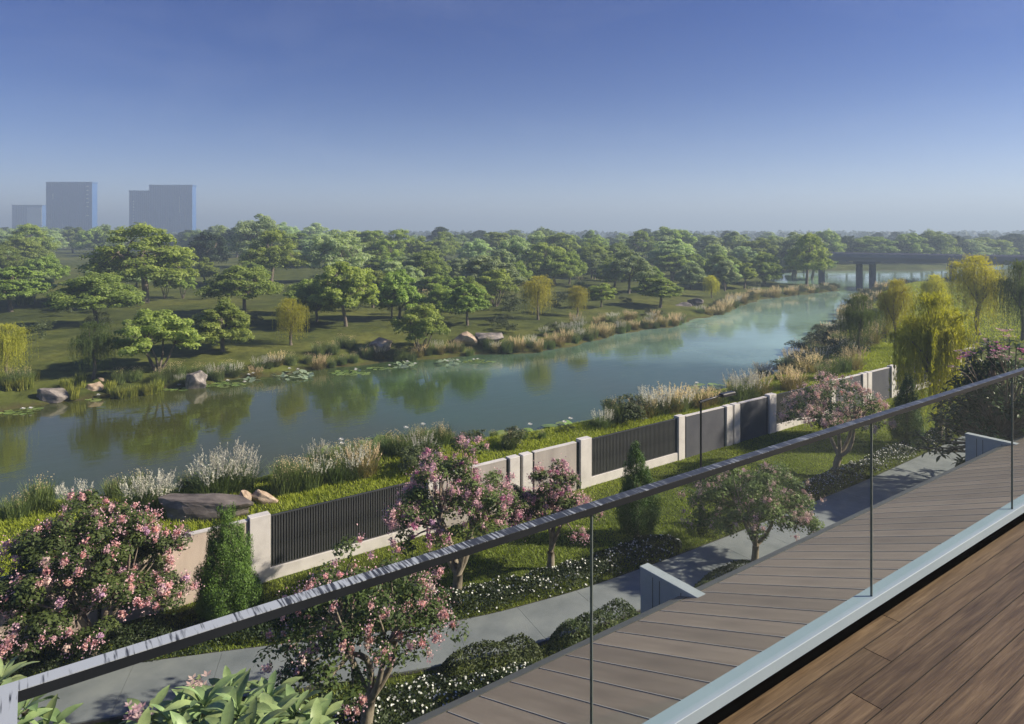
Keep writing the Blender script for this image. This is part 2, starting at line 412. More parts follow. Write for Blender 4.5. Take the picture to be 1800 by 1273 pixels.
def rail_mat():
    """grey metal with pale sky reflection painted in streaks across the rail, strongest near the corner"""
    m, nt, out = mat('handrail_metal')
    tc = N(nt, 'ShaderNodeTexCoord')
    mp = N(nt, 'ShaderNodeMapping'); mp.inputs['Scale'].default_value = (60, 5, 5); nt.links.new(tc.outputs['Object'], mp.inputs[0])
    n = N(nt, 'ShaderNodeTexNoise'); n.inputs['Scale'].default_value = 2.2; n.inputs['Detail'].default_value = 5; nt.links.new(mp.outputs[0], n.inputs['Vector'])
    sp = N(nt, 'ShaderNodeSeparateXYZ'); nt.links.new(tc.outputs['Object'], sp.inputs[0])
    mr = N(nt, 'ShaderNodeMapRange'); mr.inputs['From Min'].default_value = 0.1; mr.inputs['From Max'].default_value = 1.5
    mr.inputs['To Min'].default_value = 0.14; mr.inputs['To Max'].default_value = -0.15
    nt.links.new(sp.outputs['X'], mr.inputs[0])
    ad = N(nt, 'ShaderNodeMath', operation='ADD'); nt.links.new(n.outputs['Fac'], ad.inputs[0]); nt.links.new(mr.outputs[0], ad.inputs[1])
    r = ramp(nt, ad.outputs[0], [(0.42, (0.045,0.052,0.062)), (0.56, (0.42,0.47,0.52))])  # pale streaks stand in for sky mirrored in the top face
    p = N(nt, 'ShaderNodeBsdfPrincipled'); p.inputs['Roughness'].default_value = 0.38; p.inputs['Metallic'].default_value = 0.05
    nt.links.new(r.outputs[0], p.inputs['Base Color']); nt.links.new(p.outputs[0], out.inputs[0])
    return m
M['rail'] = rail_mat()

def glass_mat():
    m, nt, out = mat('balustrade_glass')
    t = N(nt, 'ShaderNodeBsdfTransparent'); t.inputs[0].default_value = (0.94, 0.97, 0.955, 1)
    g = N(nt, 'ShaderNodeBsdfGlossy'); g.inputs['Roughness'].default_value = 0.0; g.inputs[0].default_value = (0.95, 1, 0.98, 1)
    fr = N(nt, 'ShaderNodeFresnel')
    ge = N(nt, 'ShaderNodeNewGeometry'); io = N(nt, 'ShaderNodeMapRange')   # the same reflection on a pane's two faces
    io.inputs['To Min'].default_value = 1.5; io.inputs['To Max'].default_value = 1/1.5
    nt.links.new(ge.outputs['Backfacing'], io.inputs[0]); nt.links.new(io.outputs[0], fr.inputs[0])
    mr = N(nt, 'ShaderNodeMath', operation='MULTIPLY'); mr.inputs[1].default_value = 0.06
    nt.links.new(fr.outputs[0], mr.inputs[0])
    mx = N(nt, 'ShaderNodeMixShader'); nt.links.new(mr.outputs[0], mx.inputs[0])
    nt.links.new(t.outputs[0], mx.inputs[1]); nt.links.new(g.outputs[0], mx.inputs[2]); nt.links.new(mx.outputs[0], out.inputs[0])
    return m
M['glass'] = glass_mat()
M['glass_edge'] = surf('glass_edge', [(0.3, (0.12,0.15,0.14)), (0.7, (0.16,0.19,0.18))], 3, 0.3)
M['window'] = surf('window_glass', [(0.3, (0.03,0.04,0.05)), (0.7, (0.05,0.06,0.07))], 0.5, 0.08)

def water_mat():
    m, nt, out = mat('river_water')
    p = N(nt, 'ShaderNodeBsdfPrincipled')
    n0 = noise(nt, 0.05, 3, 0.5)
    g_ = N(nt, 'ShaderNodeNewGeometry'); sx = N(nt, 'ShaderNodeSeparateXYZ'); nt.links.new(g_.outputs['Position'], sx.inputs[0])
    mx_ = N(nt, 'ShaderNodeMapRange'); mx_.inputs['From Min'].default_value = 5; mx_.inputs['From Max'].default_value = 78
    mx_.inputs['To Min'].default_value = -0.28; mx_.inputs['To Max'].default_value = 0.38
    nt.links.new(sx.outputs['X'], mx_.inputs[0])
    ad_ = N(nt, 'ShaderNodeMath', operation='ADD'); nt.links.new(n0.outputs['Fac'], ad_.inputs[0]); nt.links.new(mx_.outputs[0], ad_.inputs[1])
    r = ramp(nt, ad_.outputs[0], [(0.2, (0.062,0.072,0.018)), (0.55, (0.055,0.100,0.042)), (0.95, (0.32,0.50,0.43))])  # olive left to pale turquoise right: reflections and sheen painted into the colour
    nt.links.new(r.outputs[0], p.inputs['Base Color'])
    p.inputs['Roughness'].default_value = 0.012; p.inputs['IOR'].default_value = 1.62; p.inputs['Specular Tint'].default_value = (0.72, 0.98, 0.70, 1)
    n1 = noise(nt, 0.9, 4, 0.55, stretch=(0.6, 1.3, 1))
    n2 = noise(nt, 5.0, 3, 0.5, stretch=(0.6, 1.5, 1))
    msk = noise(nt, 0.07, 4, 0.65, stretch=(0.5,1.4,1))
    mr = N(nt, 'ShaderNodeMapRange'); mr.inputs['From Min'].default_value = 0.42; mr.inputs['From Max'].default_value = 0.6
    nt.links.new(msk.outputs['Fac'], mr.inputs[0])
    m2 = N(nt, 'ShaderNodeMath', operation='MULTIPLY'); nt.links.new(n2.outputs['Fac'], m2.inputs[0]); nt.links.new(mr.outputs[0], m2.inputs[1])
    m3 = N(nt, 'ShaderNodeMath', operation='MULTIPLY_ADD'); nt.links.new(m2.outputs[0], m3.inputs[0]); m3.inputs[1].default_value = 0.5
    nt.links.new(n1.outputs['Fac'], m3.inputs[2])
    b = N(nt, 'ShaderNodeBump'); b.inputs['Strength'].default_value = 0.12; b.inputs['Distance'].default_value = 0.10
    nt.links.new(m3.outputs[0], b.inputs['Height']); nt.links.new(b.outputs[0], p.inputs['Normal'])
    nt.links.new(p.outputs[0], out.inputs[0])
    return m
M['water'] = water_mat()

def ground_mat():
    m, nt, out = mat('ground_grass')
    g = N(nt, 'ShaderNodeNewGeometry'); sp = N(nt, 'ShaderNodeSeparateXYZ'); nt.links.new(g.outputs['Position'], sp.inputs[0])
    a = noise(nt, 0.05, 5, 0.6, obj=False); b_ = noise(nt, 1.1, 6, 0.7, obj=False)
    ra = ramp(nt, a.outputs['Fac'], [(0.35, (0.055,0.075,0.02)), (0.5, (0.085,0.108,0.026)), (0.66, (0.125,0.14,0.036))])
    rb = ramp(nt, b_.outputs['Fac'], [(0.3, (0.55,0.55,0.5)), (0.6, (1.15,1.15,1.05))])
    mx = N(nt, 'ShaderNodeMixRGB', blend_type='MULTIPLY'); mx.inputs[0].default_value = 0.9
    nt.links.new(ra.outputs[0], mx.inputs[1]); nt.links.new(rb.outputs[0], mx.inputs[2])
    c_ = noise(nt, 0.33, 4, 0.65, obj=False)
    rc_ = ramp(nt, c_.outputs['Fac'], [(0.35, (0.62,0.66,0.6)), (0.62, (1.22,1.16,1.1))])
    mx0 = mx; mx = N(nt, 'ShaderNodeMixRGB', blend_type='MULTIPLY'); mx.inputs[0].default_value = 0.9
    nt.links.new(mx0.outputs[0], mx.inputs[1]); nt.links.new(rc_.outputs[0], mx.inputs[2])
    # mud along the waterline
    mr = N(nt, 'ShaderNodeMapRange'); mr.inputs['From Min'].default_value = -12.25; mr.inputs['From Max'].default_value = -11.75
    mr.inputs['To Min'].default_value = 1; mr.inputs['To Max'].default_value = 0
    ad = N(nt, 'ShaderNodeMath', operation='MULTIPLY_ADD'); nt.links.new(b_.outputs['Fac'], ad.inputs[0]); ad.inputs[1].default_value = 0.5
    nt.links.new(sp.outputs['Z'], ad.inputs[2]); nt.links.new(ad.outputs[0], mr.inputs[0])
    mud = N(nt, 'ShaderNodeMixRGB'); mud.inputs[2].default_value = (0.075, 0.052, 0.032, 1)
    nt.links.new(mr.outputs[0], mud.inputs[0]); nt.links.new(mx.outputs[0], mud.inputs[1])
    p = N(nt, 'ShaderNodeBsdfPrincipled'); p.inputs['Roughness'].default_value = 0.95; p.inputs['Specular IOR Level'].default_value = 0.15
    nt.links.new(mud.outputs[0], p.inputs['Base Color'])
    bp = N(nt, 'ShaderNodeBump'); bp.inputs['Strength'].default_value = 0.7; bp.inputs['Distance'].default_value = 0.15
    nt.links.new(b_.outputs['Fac'], bp.inputs['Height']); nt.links.new(bp.outputs[0], p.inputs['Normal'])
    nt.links.new(p.outputs[0], out.inputs[0])
    return m
M['ground'] = ground_mat()

# ------------------------------------------------------------------ terrain and river
WZ = -12.3                                    # water level
GZ = -10.8                                    # garden level
FY = 21.5                                     # fence line
far_bank = [(-600,110),(-120,66),(-40,58),(-8,57),(5,58.5),(25,58.8),(36,56.5),(42,54.2),(49,55.5),(58,58.5),(68,58.8),(74,61.5),(82,63),(95,68.5),(108,73),(122,73.5),(136,74.5),(139,77.5),(134,84),(150,100),(168,112),(193,119),(227,97),(300,96),(420,110)]
near_bank = [(420,84),(300,80),(196,73),(171,69),(150,69),(132,65.5),(117,61),(104,55),(93,50.5),(80,45),(67,41),(61,36.5),(54,34),(46,32.9),(30,31.9),(23,31.9),(16,33.2),(8,33.8),(0,36),(-15,38),(-60,40),(-120,44),(-600,84)]
RIV = np.array(far_bank + near_bank, float)
NF = len(far_bank)
def river_dist(x, y):
    """signed distance to the water's edge (negative inside) and whether the nearest edge is the far bank"""
    x = np.asarray(x, float).ravel(); y = np.asarray(y, float).ravel()
    best = np.full(len(x), 1e9); side = np.zeros(len(x), bool); inside = np.zeros(len(x), bool)
    n = len(RIV)
    for i in range(n):
        a, b = RIV[i], RIV[(i+1) % n]
        ex, ey = b - a
        t = np.clip(((x-a[0])*ex + (y-a[1])*ey) / (ex*ex+ey*ey), 0, 1)
        d = np.hypot(x-a[0]-t*ex, y-a[1]-t*ey)
        k = d < best
        best = np.where(k, d, best); side = np.where(k, i < NF-1, side)
        c = (a[1] > y) != (b[1] > y)
        xi = a[0] + (y-a[1]) / (ey if ey else 1e-9) * ex
        inside ^= c & (x < xi)
    return np.where(inside, -best, best), side
def sm(t): t = np.clip(t, 0, 1); return t*t*(3-2*t)
def wob(x, y): return (np.sin(x*0.061+1.3)*np.cos(y*0.083+0.4) + 0.5*np.sin(x*0.17+y*0.11) + 0.25*np.sin(x*0.43-y*0.37))
def ground_z(x, y):
    x = np.asarray(x, float); y = np.asarray(y, float); shp = x.shape
    x = x.ravel(); y = y.ravel()
    d, fs = river_dist(x, y)
    d = d + 0.35*np.sin(x*0.9+y*0.4) * np.exp(-np.abs(d)/4)
    w = wob(x, y)
    inside = WZ - np.minimum(1.3, 0.1 + 0.4*np.abs(d))
    zf = WZ + 0.12*sm(d/0.15) + 0.95*sm(d/3.2) + 0.7*sm((d-1.5)/11) + 1.0*sm((d-8)/90) + 0.30*w*sm((d-5)/20)
    zn = WZ + 0.12*sm(d/0.15) + 2.45*np.clip(d/6.2, 0, 1) + 0.07*w*sm(d/6)
    z = np.where(d < 0, inside, np.where(fs, zf, zn))
    z = np.where(y < FY, GZ, z)
    return z.reshape(shp)
def gz(x, y): return float(ground_z(np.array([x]), np.array([y]))[0])
def ground_at(px, py):
    z = -10.8
    for _ in range(12):
        x, y = at(px, py, z)
        z = 0.5*z + 0.5*gz(x, y)
    return x, y, z

xs = np.concatenate([np.linspace(-3200,-300,14), np.linspace(-280,-45,30), np.arange(-42,150,0.9), np.linspace(151,260,60), np.linspace(268,700,36), np.linspace(760,4200,24)])
ys = np.concatenate([np.linspace(-1800,-60,8), np.linspace(-40,21.3,12), [21.44, 21.5, 21.62], np.arange(22.2,82,0.7), np.linspace(83,150,50), np.linspace(155,500,50), np.linspace(530,4500,34)])
GX, GY = np.meshgrid(xs, ys, indexing='ij')
GZZ = ground_z(GX, GY)
nx, ny = GX.shape
idx = np.arange(nx*ny).reshape(nx, ny)
Fq = np.stack([idx[:-1,:-1], idx[1:,:-1], idx[1:,1:], idx[:-1,1:]], -1).reshape(-1, 4)
struct('ground', np_mesh('ground', np.stack([GX, GY, GZZ], -1).reshape(-1, 3), Fq, M['ground'], smooth=True))
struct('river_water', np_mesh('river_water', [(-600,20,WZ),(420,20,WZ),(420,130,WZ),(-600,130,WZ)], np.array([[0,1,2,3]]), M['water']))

# ------------------------------------------------------------------ garden path
pc = [(-14,21.2),(-8,20.6),(-3,19.4),(1,18.6),(4.2,17.3),(7,16.1),(10,15.0),(13.5,14.45),(18,14.2),(24,14.1),(30,14.1),(38,14.3),(46,14.6),(60,15)]
pw = [1.9,1.9,1.9,1.9,1.9,1.8,1.75,1.7,1.7,1.6,1.6,1.6,1.6,1.6]
def curve_pts(pts, n):
    p = np.array(pts, float); s = np.concatenate([[0], np.cumsum(np.hypot(*np.diff(p, axis=0).T))])
    u = np.linspace(0, s[-1], n)
    k = [np.interp(u, s, p[:, i]) for i in range(p.shape[1])]
    ker = np.ones(5)/5
    return np.stack([np.convolve(np.pad(c, 2, mode='edge'), ker, 'valid') for c in k], 1)
PC = curve_pts([(a[0], a[1], w) for a, w in zip(pc, pw)], 150)
tan = np.gradient(PC[:, :2], axis=0); tan = norm(tan); nor = np.stack([-tan[:, 1], tan[:, 0]], 1)
path = link('garden_path', None); path['kind'] = 'structure'
for k in range(0, 148, 4):                     # cast slabs with open joints
    mb = MB()
    i0, i1 = k, k+4
    ring = []
    for i in range(i0, i1+1):
        e0 = 0.004 if i in (i0, i1) else 0
        sgn = 1 if i == i0 else -1
        c = PC[i, :2] + tan[i]*e0*sgn
        h = PC[i, 2]/2
        ring.append((c - nor[i]*h, c + nor[i]*h))
    vs, fs = [], []
    for a, b in ring:
        vs += [(a[0],a[1],GZ+0.045),(b[0],b[1],GZ+0.045),(a[0],a[1],GZ-0.05),(b[0],b[1],GZ-0.05)]
    for j in range(len(ring)-1):
        o = 4*j
        fs += [(o,o+4,o+5,o+1),(o+2,o+6,o+4,o),(o+1,o+5,o+7,o+3)]
    fs += [(0,1,3,2), (4*(len(ring)-1), 4*(len(ring)-1)+2, 4*(len(ring)-1)+3, 4*(len(ring)-1)+1)]
    mb.add(vs, fs)
    link('slab', mb.mesh('slab', M['concrete']), path)
struct('path_bed', np_mesh('path_bed', np.concatenate([np.c_[PC[:, :2]-nor*PC[:, 2:3]*0.55, np.full(150, GZ+0.012)], np.c_[PC[:, :2]+nor*PC[:, 2:3]*0.55, np.full(150, GZ+0.012)]]),
       np.stack([np.arange(149), np.arange(1,150), np.arange(151,300), np.arange(150,299)], 1), M['roof_dark']))

# ------------------------------------------------------------------ our building: balcony, lower roof, party walls
floor = link('balcony_floor', MB().box(-0.10, 14, -4.3, 1.86, -2.5, -2.142).mesh('balcony_slab', M['black'])); floor['kind'] = 'structure'
PW = 0.138
rr = random.Random(5)
def plank_mesh(x0, x1, y0, y1):
    b = 0.0012
    me = MB().bev(x0, x1, y0, y1, -2.14, -2.11, b).mesh('plank', [M['wood'], M['wood_edge']])
    for p_ in me.polygons: p_.material_index = 0 if p_.normal.z > 0.95 else 1
    return me
row = 0
y1 = 1.896 - 0.0
fixed = {0: [3.82], 1: [3.44], 2: [3.06]}
while y1 > -4.1:
    y0 = y1 - PW
    if row in fixed: cuts = [fixed[row][0] + 3.9*q_ for q_ in (-1, 0, 1, 2)]
    else:
        s = rr.uniform(-1.5, 2.2); cuts = [s + 3.9*k for k in range(4)]
    cuts = [-0.08] + [c for c in cuts if 0.4 < c < 13.5] + [13.95]
    for a, b in zip(cuts[:-1], cuts[1:]):
        o = link('plank', plank_mesh(a+0.0015, b-0.0015, y0+0.0018, min(y1, 1.85)-0.0018), floor)
    y1 = y0; row += 1

bld = thing('apartment_building', 'pale apartment building the balcony belongs to, with brown lower roof and white party walls', 'building')
mb = MB()
mb.box(-14, 60, -16, -7.0, GZ-0.2, 1.1).box(-0.1, 60, -7.0, -4.305, GZ-0.2, -2.15).box(-0.1, 60, -4.3, -1.6, GZ-0.2, -2.505)
mb.box(3.8, 60, -1.6, 8.9, GZ-0.2, -8.35)
link('wall', mb.mesh('wall', M['building']), bld)
for k in range(6):
    x = 0.6 + k*4.4
    w = link('window', MB().box(x, x+3.2, -6.998, -6.96, -2.1, 0.35).mesh('window', M['dark_metal']), bld)
    link('pane', MB().box(x+0.08, x+3.12, -6.96, -6.952, -2.02, 0.27).mesh('pane', M['window']), w)
RE_Y, RE_Z, RT_Y = 9.7, -7.8, 1.0
SL = 0.386
def rz(y): return RE_Z + (RE_Y - y)*SL
roof = link('lower_roof', None, bld)
roof_x0, roof_x1 = 3.6, 58
mb = MB()
mb.add([(roof_x0,RT_Y,rz(RT_Y)-0.03),(roof_x1,RT_Y,rz(RT_Y)-0.03),(roof_x1,RE_Y-0.2,rz(RE_Y-0.2)-0.03),(roof_x0,RE_Y-0.2,rz(RE_Y-0.2)-0.03),
        (roof_x0,RT_Y,rz(RT_Y)-0.25),(roof_x1,RT_Y,rz(RT_Y)-0.25),(roof_x1,RE_Y-0.2,rz(RE_Y-0.2)-0.25),(roof_x0,RE_Y-0.2,rz(RE_Y-0.2)-0.25)],
       [(0,3,2,1),(4,5,6,7),(0,1,5,4),(1,2,6,5),(2,3,7,6),(3,0,4,7)])
link('underlay', mb.mesh('underlay', M['roof_dark']), roof)
def sloped(x0, x1, y0, y1, t0, t1):
    """box lying on the roof slope between heights t0 and t1 above it"""
    vs = [(x, y, rz(y)+t) for t in (t0, t1) for x, y in ((x0,y0),(x1,y0),(x1,y1),(x0,y1))]
    return vs, [(0,3,2,1),(4,5,6,7),(0,1,5,4),(1,2,6,5),(2,3,7,6),(3,0,4,7)]
PWID = 0.62
vs, fs = sloped(0, PWID-0.034, RT_Y, RE_Y-0.26, -0.03, 0.0)
pm = MB().add(vs, fs).mesh('roof_panel', M['roof_panel'])
vs, fs = sloped(0, 0.016, RT_Y, RE_Y-0.30, -0.03, 0.008)
smesh = MB().add(vs, fs).mesh('seam', M['roof_seam'])
k = 0
while roof_x0 + (k+1)*PWID < roof_x1:
    x = roof_x0 + k*PWID
    link('panel', pm, roof, (x, 0, 0)); link('seam', smesh, roof, (x+PWID-0.0165, 0, 0)); k += 1
vs, fs = sloped(roof_x0, roof_x1, RE_Y-0.24, RE_Y, -0.28, 0.008)
link('fascia', MB().add(vs, fs).mesh('fascia', M['fascia']), roof)
for fx in (11.28, 28.6, 45.9):                 # party walls with sloping-away coping and grooved render
    pwall = link('party_wall', None, bld)
    mb = MB().box(fx, fx+0.24, 8.9, 10.8, GZ, -7.66)
    link('wall', mb.mesh('party_wall', M['white_wall']), pwall)
    link('coping', MB().bev(fx-0.012, fx+0.262, 8.2, 10.82, -7.66, -7.6, 0.008).mesh('coping', M['white_wall']), pwall)
    for gy in (9.42, 9.62, 10.22, 10.42):
        link('groove', MB().box(fx-0.005, fx+0.001, gy, gy+0.022, GZ, -7.7).mesh('groove', M['fascia']), pwall)
tp = thing('planter_edging', 'thin pale edging strip of the planting bed below the brown roof', 'edging', me=MB().box(3.2, 11.26, 12.34, 12.37, GZ-0.05, GZ+0.42).mesh('planter_edging', M['white_wall']))

# ------------------------------------------------------------------ glass balustrade
bal = thing('glass_balustrade', 'frameless glass balcony balustrade with slim metal handrail and pale blue base channel', 'balustrade')
RY = 1.875
mb = MB().bev(-0.06, 14, RY-0.019, RY+0.019, -1.045, -1.0195, 0.002).bev(-0.060, -0.022, -4.25, RY-0.0195, -1.045, -1.0197, 0.002)
hr = link('handrail', mb.mesh('handrail', M['rail_side']), bal)
link('sky_reflection_strip', MB().box(-0.062, 14, RY-0.021, RY+0.021, -1.019, -1.017).box(-0.062, -0.02, -4.25, RY-0.0215, -1.0192, -1.0168).mesh('sky_reflection_strip', M['rail']), hr)  # separate top face that carries the painted sky reflection
joints = [-0.04, 1.70, 3.755, 5.755, 7.78, 9.80, 11.82, 13.9]
for a, b in zip(joints[:-1], joints[1:]):
    g = link('glass_pane', MB().box(a+0.004, b-0.004, RY-0.006, RY+0.006, -2.04, -1.044).mesh('glass_pane', M['glass']), bal)
    link('pane_edge', MB().box(b-0.0022, b+0.0022, RY-0.0058, RY+0.0058, -2.03, -1.047).mesh('pane_edge', M['glass_edge']), g)
link('glass_pane', MB().box(-0.047, -0.035, -4.24, RY-0.02, -2.04, -1.044).mesh('glass_pane_side', M['glass']), bal)
link('base_channel', MB().bev(-0.1, 14, 1.852, 1.932, -2.056, -2.0, 0.002).mesh('base_channel', M['kerb_metal']), bal)
link('gap_shade_block', MB().box(-0.1, 14, 1.8585, 1.92, -2.5, -2.0565).mesh('gap_shade_block', M['black']), bal)  # slightly set-back solid block, its flat black stands in for the gap's shade

# ------------------------------------------------------------------ garden wall and fence
fence = thing('garden_wall', 'long garden boundary wall of pale pillars, rendered panels and dark slatted fence sections', 'wall')
FT = GZ + 2.0
def fpillar(x0, x1, top=0.06):
    link('pillar', MB().bev(x0, x1, FY-0.16, FY+0.16, GZ-0.1, FT+top, 0.012).mesh('pillar', M['render_pale']), fence)
def fpanel(x0, x1, m, y0=FY-0.09, coping=True):
    link('panel', MB().bev(x0, x1, y0, FY+0.09, GZ-0.1, FT-0.04, 0.006).mesh('panel', M[m]), fence)
    if coping: link('coping', MB().box(x0, x1, y0-0.012, FY+0.102, FT-0.04, FT-0.01).mesh('coping', M['render_pale']), fence)
slat_me = MB().box(-0.024, 0.024, FY-0.055, FY-0.015, GZ+0.40, FT-0.06).mesh('slat', M['slat'])
def fslats(x0, x1):
    link('plinth', MB().bev(x0, x1, FY-0.12, FY+0.12, GZ-0.1, GZ+0.37, 0.008).mesh('plinth', M['render_pale']), fence)
    link('top_rail', MB().box(x0, x1, FY-0.06, FY-0.005, FT-0.065, FT-0.03).mesh('top_rail', M['slat']), fence)
    link('bottom_rail', MB().box(x0, x1, FY-0.06, FY-0.005, GZ+0.375, GZ+0.405).mesh('bottom_rail', M['slat']), fence)
    link('backing_sheet', MB().box(x0, x1, FY+0.0, FY+0.02, GZ+0.37, FT-0.03).mesh('backing_sheet', M['black']), fence)
    n = int((x1-x0)/0.085)
    for i in range(n): link('slat', slat_me, fence, (x0 + (i+0.5)*(x1-x0)/n, 0, 0))
# long rendered stretch at the left with dark joint posts
xl = -20.0
for j in (-16.9, -13.8, -10.7, -7.6, -4.6, -1.5, 0.15, 1.55, 5.45):
    fpanel(xl+0.04, j-0.04, 'render_beige')
    if j < 5: link('joint_post', MB().box(j-0.04, j+0.04, FY-0.11, FY+0.05, GZ-0.1, FT-0.05).mesh('joint_post', M['dark_metal']), fence)
    xl = j
x = 5.45
for mod in range(4):
    gm = 'render_grey' if mod == 0 else 'panel_blue'
    xa = 5.45 + 13.3*mod
    fpillar(xa, xa+0.62)
    fslats(xa+0.62, xa+6.1)
    fpillar(xa+6.1, xa+6.55)
    fpanel(xa+6.70, xa+9.55, gm)
    link('joint_post', MB().box(xa+6.57, xa+6.68, FY-0.06, FY+0.05, GZ-0.1, FT-0.05).mesh('joint_post', M['dark_metal']), fence)
    fpillar(xa+9.68, xa+10.16, 0.0); fpillar(xa+10.30, xa+10.78, 0.0)
    for q in (9.57, 10.18, 10.80):
        link('joint_post', MB().box(xa+q, xa+q+0.10, FY-0.06, FY+0.05, GZ-0.1, FT-0.05).mesh('joint_post', M['dark_metal']), fence)
    fpanel(xa+10.92, xa+13.12, gm)
    link('joint_post', MB().box(xa+13.16, xa+13.27, FY-0.06, FY+0.05, GZ-0.1, FT-0.05).mesh('joint_post', M['dark_metal']), fence)

# ------------------------------------------------------------------ plant builders
def pads_to_leaves(pads, n, rng, size, flat=0.5, top=0.75):
    """pads: list of (centre, rx, rz). leaves scattered over each pad's shell, mostly on top"""
    w = np.array([p[1]**2 for p in pads]); cnt = np.maximum(8, (n*w/w.sum()).astype(int))
    C, Nn, sh = [], [], []
    for (c, rx, rzz), k in zip(pads, cnt):
        # lumpy pad: a handful of little domes
        m = max(4, int(rx*4))
        sub = rng.normal(size=(m, 3)); sub = norm(sub) * rng.uniform(0.35, 0.95, (m, 1)); sub[:, 2] = np.abs(sub[:, 2])*0.9 - 0.15
        which = rng.integers(0, m, k)
        d = norm(rng.normal(size=(k, 3)))
        d[:, 2] = np.where(rng.random(k) < top, np.abs(d[:, 2]), d[:, 2])
        r = rng.uniform(0.25, 0.52, (k, 1))**0.8
        q = sub[which] + d*r
        P = np.array(c) + q*np.array([rx, rx, rzz])
        C.append(P); Nn.append(norm(d*np.array([1, 1, 1/flat]) + rng.normal(size=(k, 3))*0.45 + np.array([0, 0, 0.3]))); sh.append(np.clip(0.45 + 0.42*d[:, 2] + rng.normal(size=k)*0.2, 0, 1))  # leaves on upper sides get lighter values, sunlit tops put into the colour
    C = np.concatenate(C); Nn = np.concatenate(Nn); sh = np.concatenate(sh)
    L = rng.uniform(0.7, 1.4, len(C))*size
    V, F = leaves(C, Nn, L, L*0.62, rng)
    return V, F, sh
def limb(mb, a, b, r0, r1, rng, sag=0.0, n=5, wig=0.06, sides=6):
    a = np.array(a, float); b = np.array(b, float); L = np.linalg.norm(b-a)
    pts, rad = [], []
    off = rng.normal(size=3)*wig*L
    for i in range(n+1):
        t = i/n
        p = a + (b-a)*t + off*math.sin(math.pi*t) + np.array([0, 0, sag*L*math.sin(math.pi*t)])
        pts.append(p); rad.append(r0 + (r1-r0)*t)
    mb.tube(pts, rad, sides)
    return pts
def tree_proto(seed, H, W, style, leaf, nleaf=9000, lsize=0.26, bark='bark'):
    rng = np.random.default_rng(seed)
    mb = MB()
    r0 = 0.028*H + 0.03
    fork = {'layered': 0.30, 'round': 0.24, 'tall': 0.36, 'multi': 0.05}[style]*H
    base = np.array([0, 0, -0.3]); top = np.array([rng.normal()*0.03*W, rng.normal()*0.03*W, fork])
    pads, tips = [], []
    if style == 'round': cb, npad, pr, pf = 0.20, 62, 0.165, 0.8
    elif style == 'tall': cb, npad, pr, pf = 0.28, 72, 0.14, 0.7
    elif style == 'multi': cb, npad, pr, pf = 0.30, 46, 0.155, 0.6
    else: cb, npad, pr, pf = 0.30, 60, 0.15, 0.55
    lobes = rng.uniform(0.75, 1.12, 7)
    for i in range(npad):
        az = i*2.39996 + rng.normal()*0.3
        q = math.sqrt((i+0.5)/npad)
        lob = np.interp((az % (2*math.pi))/(2*math.pi)*7, np.arange(8), np.append(lobes, lobes[0]))
        rad = q*0.5*W*(1-pr*0.7)*lob
        dome = (1 - q**2.2)
        zt = cb*H + (H*(1-cb) - pr*W*pf*0.8)*(0.18 + 0.82*dome*rng.uniform(0.72, 1.0))
        if rng.random() < 0.8:
            if rng.random() < 0.5: zt = cb*H + (zt-cb*H)*rng.uniform(0.15, 0.7)
        c = np.array([math.cos(az)*rad, math.sin(az)*rad, zt])
        R = pr*W*rng.uniform(0.5, 1.15)
        pads.append((c, R, R*pf*rng.uniform(0.85,1.5))); tips.append(c)
    if style == 'multi':
        ns = 5
        starts = []
        for k in range(ns):
            az = k*2*math.pi/ns + rng.normal()*0.4
            p = np.array([math.cos(az)*0.2*W, math.sin(az)*0.2*W, 0.42*H])
            limb(mb, base + rng.normal(size=3)*0.03, p, r0*0.6, r0*0.35, rng, wig=0.05)
            starts.append(p)
    else:
        limb(mb, base, top, r0*1.15, r0*0.8, rng, wig=0.03, sides=8)
        ns = 6 if style != 'tall' else 7
        starts = []
        for k in range(ns):
            az = k*2.39996 + rng.normal()*0.3
            q = rng.uniform(0.12, 0.24)
            p = np.array([math.cos(az)*q*W, math.sin(az)*q*W, fork + (H-fork)*rng.uniform(0.28, 0.52)])
            limb(mb, top, p, r0*0.62, r0*0.3, rng, sag=0.05)
            starts.append(p)
    for c in tips:
        j = int(np.argmin([np.linalg.norm((c-s)*np.array([1,1,0.6])) for s in starts]))
        limb(mb, starts[j], c - np.array([0, 0, 0.03*H]), r0*0.24, r0*0.07, rng, sag=0.06, n=4, sides=5)
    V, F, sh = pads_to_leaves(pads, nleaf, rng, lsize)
    return mb.mesh('trunk', M[bark], True), np_mesh('crown', V, F, M[leaf], val=sh)
